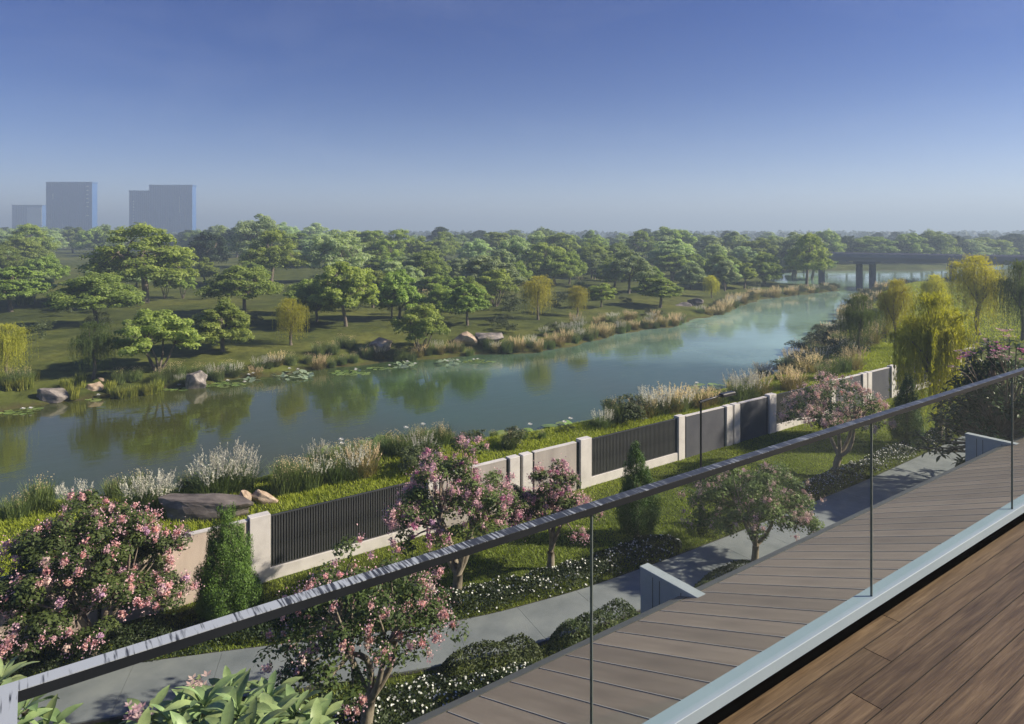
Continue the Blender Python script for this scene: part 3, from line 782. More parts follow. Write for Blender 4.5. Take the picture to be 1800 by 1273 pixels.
def willow_proto(seed, H, W, leaf='willow', nstr=380, per=34):
    rng = np.random.default_rng(seed)
    mb = MB()
    r0 = 0.035*H
    top = np.array([0.02*W, 0, 0.38*H])
    limb(mb, (0,0,-0.3), top, r0, r0*0.75, rng, wig=0.04, sides=8)
    hubs = []
    for k in range(9):
        az = k*2.39996; q = (0.08 if k < 2 else rng.uniform(0.16, 0.34))*W
        p = np.array([math.cos(az)*q, math.sin(az)*q, H*(0.93 if k < 2 else rng.uniform(0.62, 0.86))])
        limb(mb, top, p, r0*0.45, r0*0.12, rng, sag=0.08); hubs.append(p)
    Cs, Ns, Us, sh, L = [], [], [], [], []
    tuft = rng.uniform(0, 2*np.pi, 16)
    for i in range(nstr):
        h = hubs[rng.integers(0, 9)]
        if rng.random() < 0.75: az = tuft[rng.integers(0, 16)] + rng.normal()*0.14
        else: az = rng.uniform(0, 2*np.pi)
        reach = rng.uniform(0.05, 0.24)*W
        out = np.array([math.cos(az), math.sin(az), 0])
        a = h + rng.normal(size=3)*0.05*W*np.array([1,1,0.6]); a[2] = min(a[2], H*0.98)
        drop = a[2] - H*(rng.uniform(0.06, 0.3) if rng.random() < 0.35 else rng.uniform(0.28, 0.6))
        rise = rng.uniform(0.1, 0.35)*reach
        t = np.sort(rng.random(per))
        hx = reach*(1-(1-np.minimum(t*2.6, 1))**2)
        hz = np.where(t < 0.2, rise*np.sin(t/0.2*math.pi/2), rise - (t-0.2)/0.8*drop)
        sway = rng.normal()*0.03*W*t**2
        P = a + out*hx[:, None] + np.array([0,0,1])*hz[:, None] + np.array([-out[1], out[0], 0])*sway[:, None]
        P += rng.normal(size=P.shape)*0.035
        Cs.append(P); Ns.append(np.tile(out, (per,1)) + rng.normal(size=(per,3))*0.5)
        u = np.where((t < 0.2)[:, None], out + np.array([0,0,0.4]), np.array([0,0,-1.0])); Us.append(u)
        sh.append(np.clip(rng.normal(size=per)*0.18 + rng.uniform(0.2, 0.8), 0, 1)); L.append(rng.uniform(0.7, 1.3, per))
    C = np.concatenate(Cs); L = np.concatenate(L)*0.036*H
    V, F = leaves(C, np.concatenate(Ns), L, L*0.13, rng, up=np.concatenate(Us))
    return mb.mesh('trunk', M['bark'], True), np_mesh('crown', V, F, M[leaf], val=np.concatenate(sh))
def conifer_proto(seed, H, W, n=9000):
    rng = np.random.default_rng(seed)
    mb = MB().tube([(0,0,-0.2),(0,0,H*0.9)], [0.06*W+0.03, 0.01], 7)
    m = 130
    t = (np.arange(m)+0.5)/m; az = np.arange(m)*2.39996
    prof = np.where(t < 0.22, 0.72+0.28*t/0.22, (1-(t-0.22)/0.80)**0.88)*0.5*W
    lump = np.stack([np.cos(az)*prof*0.80, np.sin(az)*prof*0.80, 0.06*H + t*0.90*H], 1) + rng.normal(size=(m,3))*0.055*W
    lr = (0.07*W + prof*0.28)*rng.uniform(0.7,1.3,m)
    w = rng.choice(m, n, p=lr**2/np.sum(lr**2))
    d = norm(rng.normal(size=(n, 3))); out = np.stack([np.cos(az), np.sin(az), np.zeros(m)], 1)[w]
    d = norm(d + out*0.7)
    C = lump[w] + d*np.array([1,1,1.5])*lr[w][:, None]*rng.uniform(0.5, 1, (n,1))
    L = rng.uniform(0.035, 0.08, n)
    V, F = leaves(C, d + rng.normal(size=(n,3))*0.6, L, L*0.30, rng, up=d*0.8+np.array([0,0,1.0]))
    return mb.mesh('trunk', M['bark'], True), np_mesh('foliage', V, F, M['conifer'], val=np.clip(0.5+0.3*d[:,2]+rng.normal(size=n)*0.2, 0, 1))  # needles pointing up are lighter, top light put into their colour

def blossom_proto(seed, m, n=34):
    """one flower head: ruffled petals round a short panicle, 0.2 m tall at scale 1"""
    rng = np.random.default_rng(seed)
    d = norm(rng.normal(size=(n,3)))
    C = d*np.array([0.06,0.06,0.085])*rng.uniform(0.6,1.1,(n,1))
    L = rng.uniform(0.035,0.06,n)
    V, F = leaves(C, d+rng.normal(size=(n,3))*0.5, L, L*0.9, rng)
    return np_mesh('blossom', V, F, M[m], val=rng.uniform(0,1,n))
BL = {k: [blossom_proto(50+i*7+s, k) for s in range(3)] for i, k in enumerate(['b_salmon','b_pink','b_magenta','b_pale','b_lilac'])}

def flowering_tree(name, label, x, y, H, W, seed, mats, nblo, leafn=7000, stem=0.28, cat='tree', rotz=0.0, squash=1.0, leaf='myrtle', open_=0.9, bscale=1.0):
    rng = np.random.default_rng(seed)
    t = thing(name, label, cat, (x, y, GZ), rotz)
    mb = MB(); r0 = 0.02*H+0.02
    stems = []
    for k in range(4):
        az = k*1.75 + rng.normal()*0.3
        p = np.array([math.cos(az)*0.16*W, math.sin(az)*0.16*W*squash, (stem+0.16)*H])
        mid = np.array([math.cos(az)*0.03*W, math.sin(az)*0.03*W, stem*0.5*H])
        if k == 0: limb(mb, (0,0,-0.15), mid, r0*1.5, r0*1.2, rng, wig=0.03, sides=8); root = mid
        limb(mb, root, p, r0*0.85, r0*0.5, rng, wig=0.07)
        stems.append(p)
    pads, ends = [], []
    npad = 52
    for i in range(npad):
        az = i*2.39996 + rng.normal()*0.4; q = math.sqrt((i+0.5)/npad)
        rad = q*0.44*W
        z = H*(stem+0.08) + H*(1-stem-0.10)*(0.25+0.75*(1-q**2.0))*rng.uniform(0.12,1.0)
        c = np.array([math.cos(az)*rad, math.sin(az)*rad*squash, z])
        R = W*0.105*rng.uniform(0.8,1.35)
        pads.append((c, R, R*0.8)); ends.append(c)
        j = int(np.argmin([np.linalg.norm(c-s) for s in stems]))
        limb(mb, stems[j], c, r0*0.34, r0*0.08, rng, sag=0.05, n=4, sides=5)
    link('trunk', mb.mesh('trunk', M['bark_pale'], True), t)
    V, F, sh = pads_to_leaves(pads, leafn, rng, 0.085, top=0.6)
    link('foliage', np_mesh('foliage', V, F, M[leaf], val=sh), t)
    cen = np.array([0, 0, H*(stem+0.3)]); heads = []
    for i in range(nblo):
        c, R, Rz = pads[rng.integers(0, npad)]
        d = rng.normal(size=3)
        o = (c-cen)/np.array([W,W,H]); d = d + o*3.0; d[2] = abs(d[2])*0.9+0.1*d[2]; d /= np.linalg.norm(d)
        p = c + d*np.array([R,R,Rz])*rng.uniform(0.85,1.15)
        heads.append(p)
        key = mats[0] if rng.random() < 0.62 else mats[int(rng.integers(0, len(mats)))]
        me = BL[key][int(rng.integers(0,3))]
        link('blossom', me, t, tuple(p), (rng.normal()*0.5, rng.normal()*0.5, rng.uniform(0,6.28)), float(rng.uniform(0.6,1.3))*bscale)
    # the many small sprays too fine to pick apart, one part
    k = nblo*20
    w_ = rng.integers(0, npad, k//6); sp_ = np.array([pads[i][0] for i in w_]); sr = np.array([[pads[i][1], pads[i][1], pads[i][2]] for i in w_])
    d = norm(rng.normal(size=(len(w_),3)) + (sp_-cen)/np.array([W,W,H])*2.6)
    C = np.repeat(np.array(heads), 26, axis=0) + rng.normal(size=(len(heads)*26,3))*np.array([0.075,0.075,0.09])
    L = rng.uniform(0.03,0.055,len(C))
    V, F = leaves(C, rng.normal(size=C.shape), L, L*0.8, rng)
    link('blossom_sprays', np_mesh('blossom_sprays', V, F, M[mats[0] if mats[0] != 'b_salmon' else 'b_pink'], val=rng.uniform(0,1,len(F))), t, kind='stuff')
    return t

# ------------------------------------------------------------------ registry of labels
REG = []      # (object, look, zone function result)
def reg(o, look, kind): REG.append((o, look, kind)); return o
def copy_thing(name, cat, meshes, x, y, z, rotz, sc, group=None):
    t = thing(name, None, cat, (x, y, z), rotz, sc, group)
    for nm, me in meshes: link(nm, me, t, kind='stuff' if nm in ('seed_heads', 'plumes', 'blades') else None)
    return t

# ------------------------------------------------------------------ garden planting
flowering_tree('flowering_tree', 'large crape myrtle with salmon pink blossom before the beige wall, left corner', *at(158,1156,GZ), 4.2, 4.7, 21, ['b_salmon','b_pink','b_lilac','b_pale'], 290, 38000, stem=0.20, rotz=0.6, bscale=1.12)
flowering_tree('flowering_tree', 'salmon pink flowering tree growing behind the glass beside the big pale-leaved plant', *at(640,1290,GZ), 4.2, 4.0, 22, ['b_salmon','b_pale','b_pink'], 110, 11000, stem=0.34)
flowering_tree('flowering_tree', 'pink and magenta flowering tree in front of the slatted fence end', *at(800,1062,GZ), 4.85, 3.7, 23, ['b_pink','b_magenta','b_pale','b_lilac'], 295, 15000, stem=0.34)
flowering_tree('flowering_tree', 'smaller dusky pink flowering tree in front of the grey wall panel', *at(966,1002,GZ), 3.65, 2.9, 24, ['b_pink','b_salmon','b_magenta'], 280, 12000, stem=0.30, bscale=0.9)
flowering_tree('flowering_tree', 'sparsely flowering pale pink tree between the garden path and the brown roof', *at(1325,990,GZ), 3.5, 4.2, 25, ['b_pale','b_pink'], 130, 15000, stem=0.30, bscale=0.85)
flowering_tree('flowering_tree', 'peach pink flowering tree before the slate panels, right of the lamp', *at(1470,836,GZ), 4.7, 4.5, 26, ['b_pale','b_salmon','b_pink'], 290, 9000, stem=0.36)
cA = conifer_proto(31, 3.2, 1.5, 60000); cB = conifer_proto(32, 3.4, 1.3, 42000)
for (px, py, pr_, sc, lab) in ((400,1097,cA,(1,1,1),'dark cone-shaped conifer beside the pale pillar at the slatted fence'), (1119,946,cB,(1,1,1),'slender bright-topped conifer in front of the dark slatted section behind the lamp side lawn'), (1594,790,cB,(1.03,1.03,1.1),'small cone-shaped conifer near the weeping willow at the wall end')):
    x, y = at(px, py, GZ)
    t = thing('conifer', lab, 'tree', (x, y, GZ), random.uniform(0,6), sc)
    link('trunk', pr_[0], t); link('foliage', pr_[1], t)

# lamp
lx, ly = at(1232, 920, GZ)
lamp = thing('garden_lamp', 'tall slim dark garden lamp with one horizontal arm, by the path', 'lamp', (lx, ly, GZ))
link('pole', MB().tube([(0,0,0),(0,0,4.56)], [0.045,0.036], 10).mesh('pole', M['dark_metal'], True), lamp)
link('base_sleeve', MB().tube([(0,0,-0.1),(0,0,0.62),(0,0,0.64)], [0.09,0.09,0.05], 10).mesh('base_sleeve', M['dark_metal'], True), lamp)
link('arm', MB().tube([(-0.08,0,4.48),(0.75,0,4.53),(1.25,0,4.56)], [0.045,0.042,0.04], 8).mesh('arm', M['dark_metal'], True), lamp)
hd = link('lamp_head', MB().bev(1.15, 1.95, -0.12, 0.12, 4.50, 4.62, 0.03).mesh('lamp_head', M['dark_metal']), lamp)
link('diffuser', MB().box(1.27, 1.8, -0.07, 0.07, 4.485, 4.50).mesh('diffuser', M['white_wall']), hd)
bx_, by_ = at(1644, 776, GZ)
link('sleeve', None) if False else None
bo = thing('bollard', 'dark square bollard in the white-flowered hedge near the far party wall', 'bollard', (bx_, by_-0.6, GZ))
link('post', MB().bev(-0.1,0.1,-0.1,0.1,-0.1,1.05,0.01).mesh('post', M['dark_metal']), bo)
link('cap', MB().bev(-0.11,0.11,-0.11,0.11,1.05,1.09,0.01).mesh('cap', M['slat']), bo)

# hedges and mounds: leaf masses over a low dome profile
def leaf_mass(name, label, line, wid, hgt, seed, leaf, dens=420, flowers=0, size=0.07, cat='hedge', lump=0.28):
    rng = np.random.default_rng(seed)
    p = np.array(line, float); seg = np.hypot(*np.diff(p, axis=0).T); s = np.concatenate([[0], np.cumsum(seg)]); Lg = s[-1]
    n = int(dens*Lg*wid)
    u = rng.uniform(0, Lg, n); v = rng.uniform(-1, 1, n)
    cx = np.interp(u, s, p[:,0]); cyy = np.interp(u, s, p[:,1])
    dx = np.interp(u+0.3, s, p[:,0])-np.interp(u-0.3, s, p[:,0]); dy = np.interp(u+0.3, s, p[:,1])-np.interp(u-0.3, s, p[:,1])
    l = np.hypot(dx, dy)+1e-9; nx_, ny_ = -dy/l, dx/l
    endf = np.clip(np.minimum(u, Lg-u)/(wid*0.6), 0.02, 1)**0.5
    lum = 0.5+0.5*np.sin(u*2.3+seed)*np.cos(v*2.1+u*1.1+seed) + 0.35*np.sin(u*5.7+v*3)
    edge = 1 + 0.14*np.sin(u*1.9+seed) + 0.08*np.sin(u*4.7)
    X = cx + nx_*v*wid*0.5*edge*endf; Y = cyy + ny_*v*wid*0.5*edge*endf
    prof = np.sqrt(np.clip(1-np.abs(v)**2.6, 0, 1))
    Z = hgt*prof*endf*(1-lump+lump*lum)*rng.uniform(0.55, 1.0, n)**0.5
    C = np.stack([X, Y, GZ+0.02+Z], 1)
    Nn = np.stack([nx_*v*1.2, ny_*v*1.2, np.full(n, 0.6)], 1)+rng.normal(size=(n,3))*0.7
    L = rng.uniform(0.7,1.3,n)*size
    V, F = leaves(C, Nn, L, L*0.5, rng)
    # offset grown from the bed: hang the object at the bed's first point
    o = thing(name, label, cat, (0,0,0))
    link('foliage', np_mesh('foliage', V, F, M[leaf], val=rng.uniform(0,1,n)), o, kind='stuff')
    if flowers:
        m = int(flowers*Lg*wid); k = rng.choice(n, m)
        k = k[Z[k] > 0.45*hgt*prof[k]*endf[k]]
        Cf = C[k]+np.array([0,0,0.03]); d = norm(rng.normal(size=(len(k),3))*0.5+np.array([-0.2,-0.4,1]))
        Vf, Ff = [], []
        for a in (0, 1):
            up = norm(rng.normal(size=(len(k),3)))
            v_, f_ = leaves(Cf, d, np.full(len(k),0.062), np.full(len(k),0.05), rng, up=up); Vf.append((v_, f_))
        V2, F2 = join_np(Vf)
        link('flowers', np_mesh('flowers', V2, F2, M['white_flower']), o, kind='stuff')
    return o
def offset_line(off, x0, x1, step=0.8):
    k = (PC[:,0] >= x0) & (PC[:,0] <= x1)
    q = PC[k]; nn = nor[k]
    return [(a[0]+b[0]*(a[2]/2+off), a[1]+b[1]*(a[2]/2+off)) for a, b in zip(q, nn)] if off > 0 else [(a[0]-b[0]*(a[2]/2-off), a[1]-b[1]*(a[2]/2-off)) for a, b in zip(q, nn)]
leaf_mass('flower_hedge', 'low hedge dotted with white flowers along the lawn side of the path', offset_line(0.62, 7.6, 18.6), 1.1, 0.55, 61, 'hedge', 1300, 55)
leaf_mass('hedge', 'plain green stretch of low hedge by the lamp foot', offset_line(0.6, 18.8, 22.4), 1.0, 0.6, 62, 'shrub', 1000)
leaf_mass('flower_hedge', 'white-flowered hedge farther along the path, running to the party wall', offset_line(0.6, 25.5, 41.0), 1.0, 0.6, 63, 'hedge', 1000, 90)
leaf_mass('hedge', 'plain dark hedge between the peach flowering tree and the path', offset_line(0.6, 22.6, 25.3), 1.0, 0.5, 64, 'shrub', 1000)
leaf_mass('ground_cover', 'dark leafy ground cover on the lawn side of the path, lower left', offset_line(0.95, -9.5, 7.3), 1.7, 0.5, 65, 'hedge', 1100, cat='ground cover')
leaf_mass('shrub_mound', 'rounded green shrub mound against the nearer white party wall', [(10.7,13.45),(13.6,12.9)], 1.0, 0.85, 66, 'shrub', 1700, cat='shrub')
leaf_mass('shrub_mound', 'long green shrub mound just beyond the nearer party wall', [(15.6,12.9),(18.8,12.9)], 0.9, 0.6, 67, 'shrub', 1300, cat='shrub')
leaf_mass('shrub_mound', 'green shrub mound where the path bends, behind the white-flowered bed', [(7.9,14.25),(10.6,13.5)], 0.9, 0.65, 68, 'shrub', 1600, cat='shrub')
leaf_mass('flower_bed', 'dark bed of tiny white flowers under the tree at the bottom edge', [(3.4,14.6),(6.5,13.9),(8.6,13.1),(10.4,12.75)], 1.5, 0.4, 69, 'hedge', 1300, 60, cat='flower bed')
leaf_mass('flower_bed', 'low white-flowered planting between the path bend and the bottom edge', [(1.2,16.0),(3.6,15.2),(5.4,14.8)], 1.3, 0.35, 70, 'hedge', 1100, 12, cat='flower bed')

# lawns: grass blades
def lawn(name, x0, x1, y0, y1, n, h, w, seed, m, keep=None, zoff=0.0):
    rng = np.random.default_rng(seed)
    x = rng.uniform(x0, x1, n); y = rng.uniform(y0, y1, n)
    if keep is not None:
        k = keep(x, y); x, y = x[k], y[k]
    z = ground_z(x, y)+zoff
    n = len(x)
    H = h*rng.uniform(0.5, 1.25, n)*(0.8+0.35*np.sin(x*1.7)*np.cos(y*2.3))
    V, Q, T = blades(np.stack([x, y, z], 1), H, np.full(n, w), rng, lean=0.7, bend=0.4, seg=1)
    return link(name, np_mesh(name, V, T, M[m], val=rng.uniform(0,1,n)), kind='stuff')
def off_path(x, y):
    yy = np.interp(x, PC[:,0], PC[:,1]); return y > yy + 1.05
lawn('lawn_grass', -2, 52, 14.8, 21.35, 210000, 0.10, 0.022, 71, 'grass_blade', off_path)
lawn('bank_grass', -4, 60, 21.66, 30, 230000, 0.17, 0.035, 72, 'bank_blade')
lawn('bank_grass', 46, 140, 22, 66, 130000, 0.24, 0.08, 73, 'bank_blade', lambda x, y: (river_dist(x, y)[0] > 0.3) & (river_dist(x, y)[1] == False))
lawn('path_edge_grass', 2, 40, 12.3, 16.5, 60000, 0.11, 0.025, 74, 'grass_blade', lambda x, y: np.abs(y-np.interp(x, PC[:,0], PC[:,1])) > 0.93)

# frangipani with big leaves
def leaf_long(seed, m):
    rng = np.random.default_rng(seed)
    nseg = 6; vs, fs = [], []
    for i in range(nseg+1):
        t = i/nseg
        w = [0.012, 0.05, 0.095, 0.13, 0.138, 0.09, 0.008][i]
        z = 0.16*math.sin(t*2.2) - 0.22*t*t
        for s in (-1, 0, 1):
            vs.append((t*(1-0.05*t), s*w, z + (0.032*(1-abs(0.5-t)) if s else 0.0) + rng.normal()*0.004))
    for i in range(nseg):
        for s in range(2):
            a = i*3+s; fs.append((a, a+3, a+4, a+1))
    me = np_mesh('leaf', vs, np.array(fs), m, smooth=True, val=rng.uniform(0.2,0.9,len(fs)))
    return me
LF = [leaf_long(80+i, M['frangipani']) for i in range(4)]
LFD = [leaf_long(90+i, M['frangipani_dark']) for i in range(3)]
def flower5(seed, key):
    rng = np.random.default_rng(seed); vs, fs = [], []
    for f in range(9):
        c = rng.normal(size=3)*np.array([0.06,0.06,0.045])
        for k in range(5):
            az = k*2*math.pi/5+f; o = len(vs); d = np.array([math.cos(az), math.sin(az), 0.45]); s = np.array([-math.sin(az), math.cos(az), 0])
            vs += [c, c+d*0.03+s*0.016, c+d*0.058, c+d*0.03-s*0.016]; fs.append((o,o+1,o+2,o+3))
    return np_mesh('flower_cluster', vs, np.array(fs), M[key], val=rng.uniform(0.3,1,len(fs)))
def frangipani(name, label, base, tips, leaf_set, leaf_len, seed, flowers=(), per=13, cat='plant', cap=290, bark='bark_pale'):
    rng = np.random.default_rng(seed)
    t = thing(name, label, cat, tuple(base))
    b = np.array(base, float)
    mb = MB(); ctr = np.mean(np.array(tips), axis=0)
    fork = b + (ctr-b)*np.array([0.6, 0.6, 0.45])
    limb(mb, (0,0,-0.2), fork-b, 0.13, 0.09, rng, wig=0.04, sides=8)
    forks = []
    for k in range(4):
        q = fork + (np.array(tips[int(rng.integers(0, len(tips)))])-fork)*0.5
        limb(mb, fork-b, q-b, 0.08, 0.05, rng); forks.append(q)
    rows = []
    for tp_ in tips:
        tp_ = np.array(tp_, float)
        j = int(np.argmin([np.linalg.norm(tp_-q) for q in forks]))
        limb(mb, forks[j]-b, tp_-b, 0.045, 0.022, rng, sag=-0.05, n=4)
        a0 = rng.uniform(0, 6.28)
        for k in range(per):
            az = a0 + k*2.39996; el = math.radians(np.interp(k, [0, per-1], [-22, 50])) + rng.normal()*0.12
            L = leaf_len*rng.uniform(0.75, 1.1)*(1-0.25*k/per)
            rows.append((tp_-b+np.array([0,0,-0.02+0.004*k]), (rng.normal()*0.25, -el, az), L))
    for (fp, key, sc) in flowers:            # each flower head on its own stalk
        f_ = np.array(fp); n_ = min(tips, key=lambda q: np.linalg.norm(np.array(q)-f_))
        limb(mb, np.array(n_)-b, f_-b, 0.014, 0.008, rng, sag=0.05, n=4, sides=5)
    link('trunk', mb.mesh('trunk', M[bark], True), t)
    order = sorted(range(len(rows)), key=lambda i: np.linalg.norm(rows[i][0]+b))
    restV = []
    for rank, i in enumerate(order):
        p, r, L = rows[i]
        me = leaf_set[int(rng.integers(0, len(leaf_set)))]
        if rank < cap: link('leaf', me, t, tuple(p), r, L)
        else: restV.append((me, p, r, L))
    if restV:
        parts = []
        from mathutils import Euler
        for me, p, r, L in restV:
            v = np.empty(len(me.vertices)*3); me.vertices.foreach_get('co', v); v = v.reshape(-1,3)
            R_ = np.array(Euler(r).to_matrix())
            f = np.array([tuple(q.vertices) for q in me.polygons]) if 'f'+me.name not in CACHE else CACHE['f'+me.name]
            CACHE['f'+me.name] = f
            parts.append(((v*L)@R_.T+p, f))
        V, F = join_np(parts)
        link('foliage', np_mesh('foliage', V, F, leaf_set[0].materials[0], smooth=True, val=rng.uniform(0,1,len(F))), t, kind='stuff')
    for (fp, key, sc) in flowers:
        link('flower_cluster', flower5(int(rng.integers(0,999)), key), t, tuple(np.array(fp)-b), (0,0,0), sc)
    return t
CACHE = {}
def p3(px, py, D):
    x, y = atD(px, D); return (x, y, -(py-HOR)*D/FPX)
tips = [p3(q[0], q[1]+26, q[2]) for q in [(300,1262,5.2),(262,1252,5.4),(360,1225,5.3),(420,1238,5.0),(330,1300,4.8),(470,1262,5.1),(520,1240,5.4),(400,1300,4.7),(475,1215,5.7),(240,1310,4.9),(545,1290,5.2),(330,1235,5.7),(440,1290,4.7),(560,1262,5.5),(400,1205,5.8),(290,1330,4.5),(500,1330,4.6)]]
bx, by = atD(400, 5.3)
frangipani('frangipani', 'large pale green long-leaved plant close below the balcony glass', (bx, by, GZ), tips, LF, 0.38, 81,
           [(p3(238,1256,5.25), 'b_pink', 0.85), (p3(243,1250,5.25), 'b_pink', 0.7), (p3(352,1203,5.7), 'b_pale', 0.85)], per=17)
tips = [p3(*q) for q in [(45,1250,4.2),(15,1290,4.0),(-10,1215,5.0),(80,1300,4.1),(-50,1260,4.6),(5,1200,5.6)]]
bx, by = atD(10, 4.6)
frangipani('frangipani', 'bright yellow-green leafy plant at the balcony corner, bottom left', (bx, by, GZ), tips, LF, 0.30, 82, [], per=12)
# big dark bush at the right
rngb = np.random.default_rng(83)
tips = []
c0 = atD(1768, 27.5)
for i in range(330):
    az = rngb.uniform(0, 6.28); q = math.sqrt(rngb.random()); hh = rngb.random()
    rad = 3.1*q*(1.08-0.5*hh)
    z = GZ+1.4 + (5.1)*(hh**0.8)*(1-0.42*q*q)
    tips.append((c0[0]+math.cos(az)*rad, c0[1]+math.sin(az)*rad, z))
fl = []
for (px, py, key, s_) in [(1700,625,'b_magenta',2.2),(1692,622,'b_lilac',1.8),(1757,612,'b_magenta',2.4),(1742,625,'b_pink',1.7),(1764,585,'b_pink',2.0),(1764,627,'b_pink',1.8),(1797,617,'b_magenta',1.8),(1720,608,'b_pale',1.2),(1674,645,'b_pale',1.1),(1733,600,'b_pale',1.3),(1775,590,'b_pale',1.3)]:
    fl.append((p3(px, py, 25.0), key, s_))
frangipani('flowering_bush', 'tall dark glossy-leaved bush with magenta and pink flowers beside the willow', (c0[0], c0[1], GZ), tips, LFD, 0.46, 84, fl, per=13, cat='bush')

# ------------------------------------------------------------------ willows
wA = willow_proto(101, 7.6, 5.0, 'willow', 620, 46); wB = willow_proto(102, 6.0, 5.0, 'willow', 480, 40); wC = willow_proto(103, 6.0, 5.2, 'willow_green', 480, 40)
def willow(px, py, top, pr_, wpx, label, ground=None):
    if ground is None: x, y, z = ground_at(px, py)
    else: x, y = at(px, py, ground); z = ground
    D = x*FW[0]+y*FW[1]
    Hm = (py-top)/FPX*D; h0, w0 = ((7.6,5.2) if pr_ is wA else (6.0,5.0))
    wm = wpx/FPX*D
    t = thing('weeping_willow', label, 'tree', (x, y, z), random.uniform(0,6.28), (wm/w0*0.95, wm/w0*0.95, Hm/h0))
    link('trunk', pr_[0], t); link('crown', pr_[1], t)
willow(1644, 776, 512, wA, 150, 'large golden weeping willow standing in the garden at the end of the wall', GZ)
willow(1572, 612, 490, wB, 74, 'weeping willow on the near bank left of and behind the large golden one')
willow(1512, 625, 516, wC, 80, 'dark bluish green weeping willow leaning over the water, near bank')
willow(1722, 590, 448, wB, 112, 'tall olive weeping willow in front of the right end of the bridge')
willow(1640, 560, 482, wB, 52, 'small pale willow top between the bridge pier and the large golden willow')
willow(1796, 600, 458, wC, 90, 'green willow cut off by the right edge of the photo')
willow(14, 672, 568, wB, 78, 'yellow weeping willow at the left edge on the far bank')
willow(163, 665, 565, wC, 82, 'dark green weeping willow between the layered trees, left of the leaning rocks')
willow(512, 607, 524, wB, 70, 'yellow weeping willow standing alone on the far slope')
willow(946, 562, 484, wB, 66, 'pale green weeping willow on the far bank above the plumed grasses')
willow(1014, 556, 502, wB, 46, 'small pale weeping willow right of a larger one, far bank')
willow(1252, 524, 484, wB, 34, 'little weeping willow right of the dark waterline rocks')

# ------------------------------------------------------------------ trees of the far park
TP = {}
specs = {'layered': [(8, 9.5, 'leaf_layered'), (8, 8.5, 'leaf_round'), (8, 10.5, 'leaf_layered'), (8, 9.0, 'leaf_grey'), (8, 8.2, 'leaf_layered'), (8, 9.8, 'leaf_grey')],
         'round': [(8, 8.0, 'leaf_round'), (8, 8.6, 'leaf_round'), (8, 8.2, 'leaf_grey'), (8, 7.4, 'leaf_layered')],
         'tall': [(10, 10.0, 'leaf_layered'), (10, 9.2, 'leaf_grey'), (10, 10.8, 'leaf_grey')],
         'multi': [(5, 6.0, 'leaf_layered'), (5, 6.4, 'leaf_round')],
         'dark': [(8, 8.0, 'leaf_dark'), (9, 7.4, 'leaf_dark')]}
sd = 200
for st, lst in specs.items():
    TP[st] = []
    for (h, w, lf) in lst:
        sd += 1
        tr, cr = tree_proto(sd, h, w, 'round' if st == 'dark' else st, lf, nleaf={'multi': 15000}.get(st, 24000), lsize=0.29 if st != 'multi' else 0.2)
        TP[st].append((h, w, tr, cr))
LOOK = {'layered': 'layered green tree', 'round': 'round bushy tree', 'tall': 'broad spreading tree', 'multi': 'many-stemmed tree', 'dark': 'dark tree'}
NT = [0]
def tree(style, px, py, top, wpx, variant=None, ground=None):
    if ground is None: x, y, z = ground_at(px, py)
    else: x, y = at(px, py, ground); z = ground
    D = x*FW[0]+y*FW[1]
    NT[0] += 1
    v = variant if variant is not None else NT[0] % len(TP[style])
    h, w, tr, cr = TP[style][v]
    Hm = (py-top)/FPX*D; Wm = wpx/FPX*D
    t = thing('park_tree', None, 'tree', (x, y, z), (NT[0]*2.4) % 6.28, (Wm/w, Wm/w, Hm/h), 'trees of the park across the river')
    link('trunk', tr, t); link('crown', cr, t)
    size = 'big ' if Hm > 9.5 else ('small ' if Hm < 5.5 else '')
    reg(t, size + LOOK[style], 'tree')
    return t
hand = [('layered',20,548,464,120),('layered',168,572,476,155),('tall',256,532,391,185),('multi',290,525,466,44),('multi',322,525,473,40),
 ('multi',277,652,537,145),('round',392,618,528,105),('layered',430,548,463,128),('tall',476,500,402,108),('dark',365,478,400,75),('tall',455,470,374,105),
 ('layered',608,574,450,122),('round',556,566,494,82),('tall',590,496,402,120),('layered',560,470,408,90),('round',700,560,470,80),('round',775,560,500,66),('multi',742,624,529,92),
 ('layered',822,572,494,78),('layered',748,508,438,80),('layered',855,530,444,118),('layered',1160,541,483,88),('layered',1105,516,437,84),('layered',1057,540,494,56),
 ('tall',1183,490,417,104),('round',1214,508,458,54),('layered',1274,512,455,52),('layered',1308,508,457,50),('tall',1393,494,406,104),('tall',1418,503,408,78),('layered',1425,499,414,84),('round',1412,486,420,60),('layered',1360,480,410,70),('layered',650,470,398,80),('tall',905,490,412,80),
 ('layered',960,492,420,84),('round',1000,500,440,60),('layered',1040,490,428,70),('tall',1130,470,404,70),('tall',1168,455,396,64),('layered',1250,470,412,70),('layered',1330,480,412,72),('tall',1290,470,404,60),
 ('layered',1345,500,440,60),('layered',880,500,434,70),('round',240,505,468,56),('layered',60,530,474,60),('tall',700,470,402,78),('dark',775,445,398,56),('dark',820,446,406,50),('layered',690,520,455,60)]
for h_ in hand: tree(*h_)
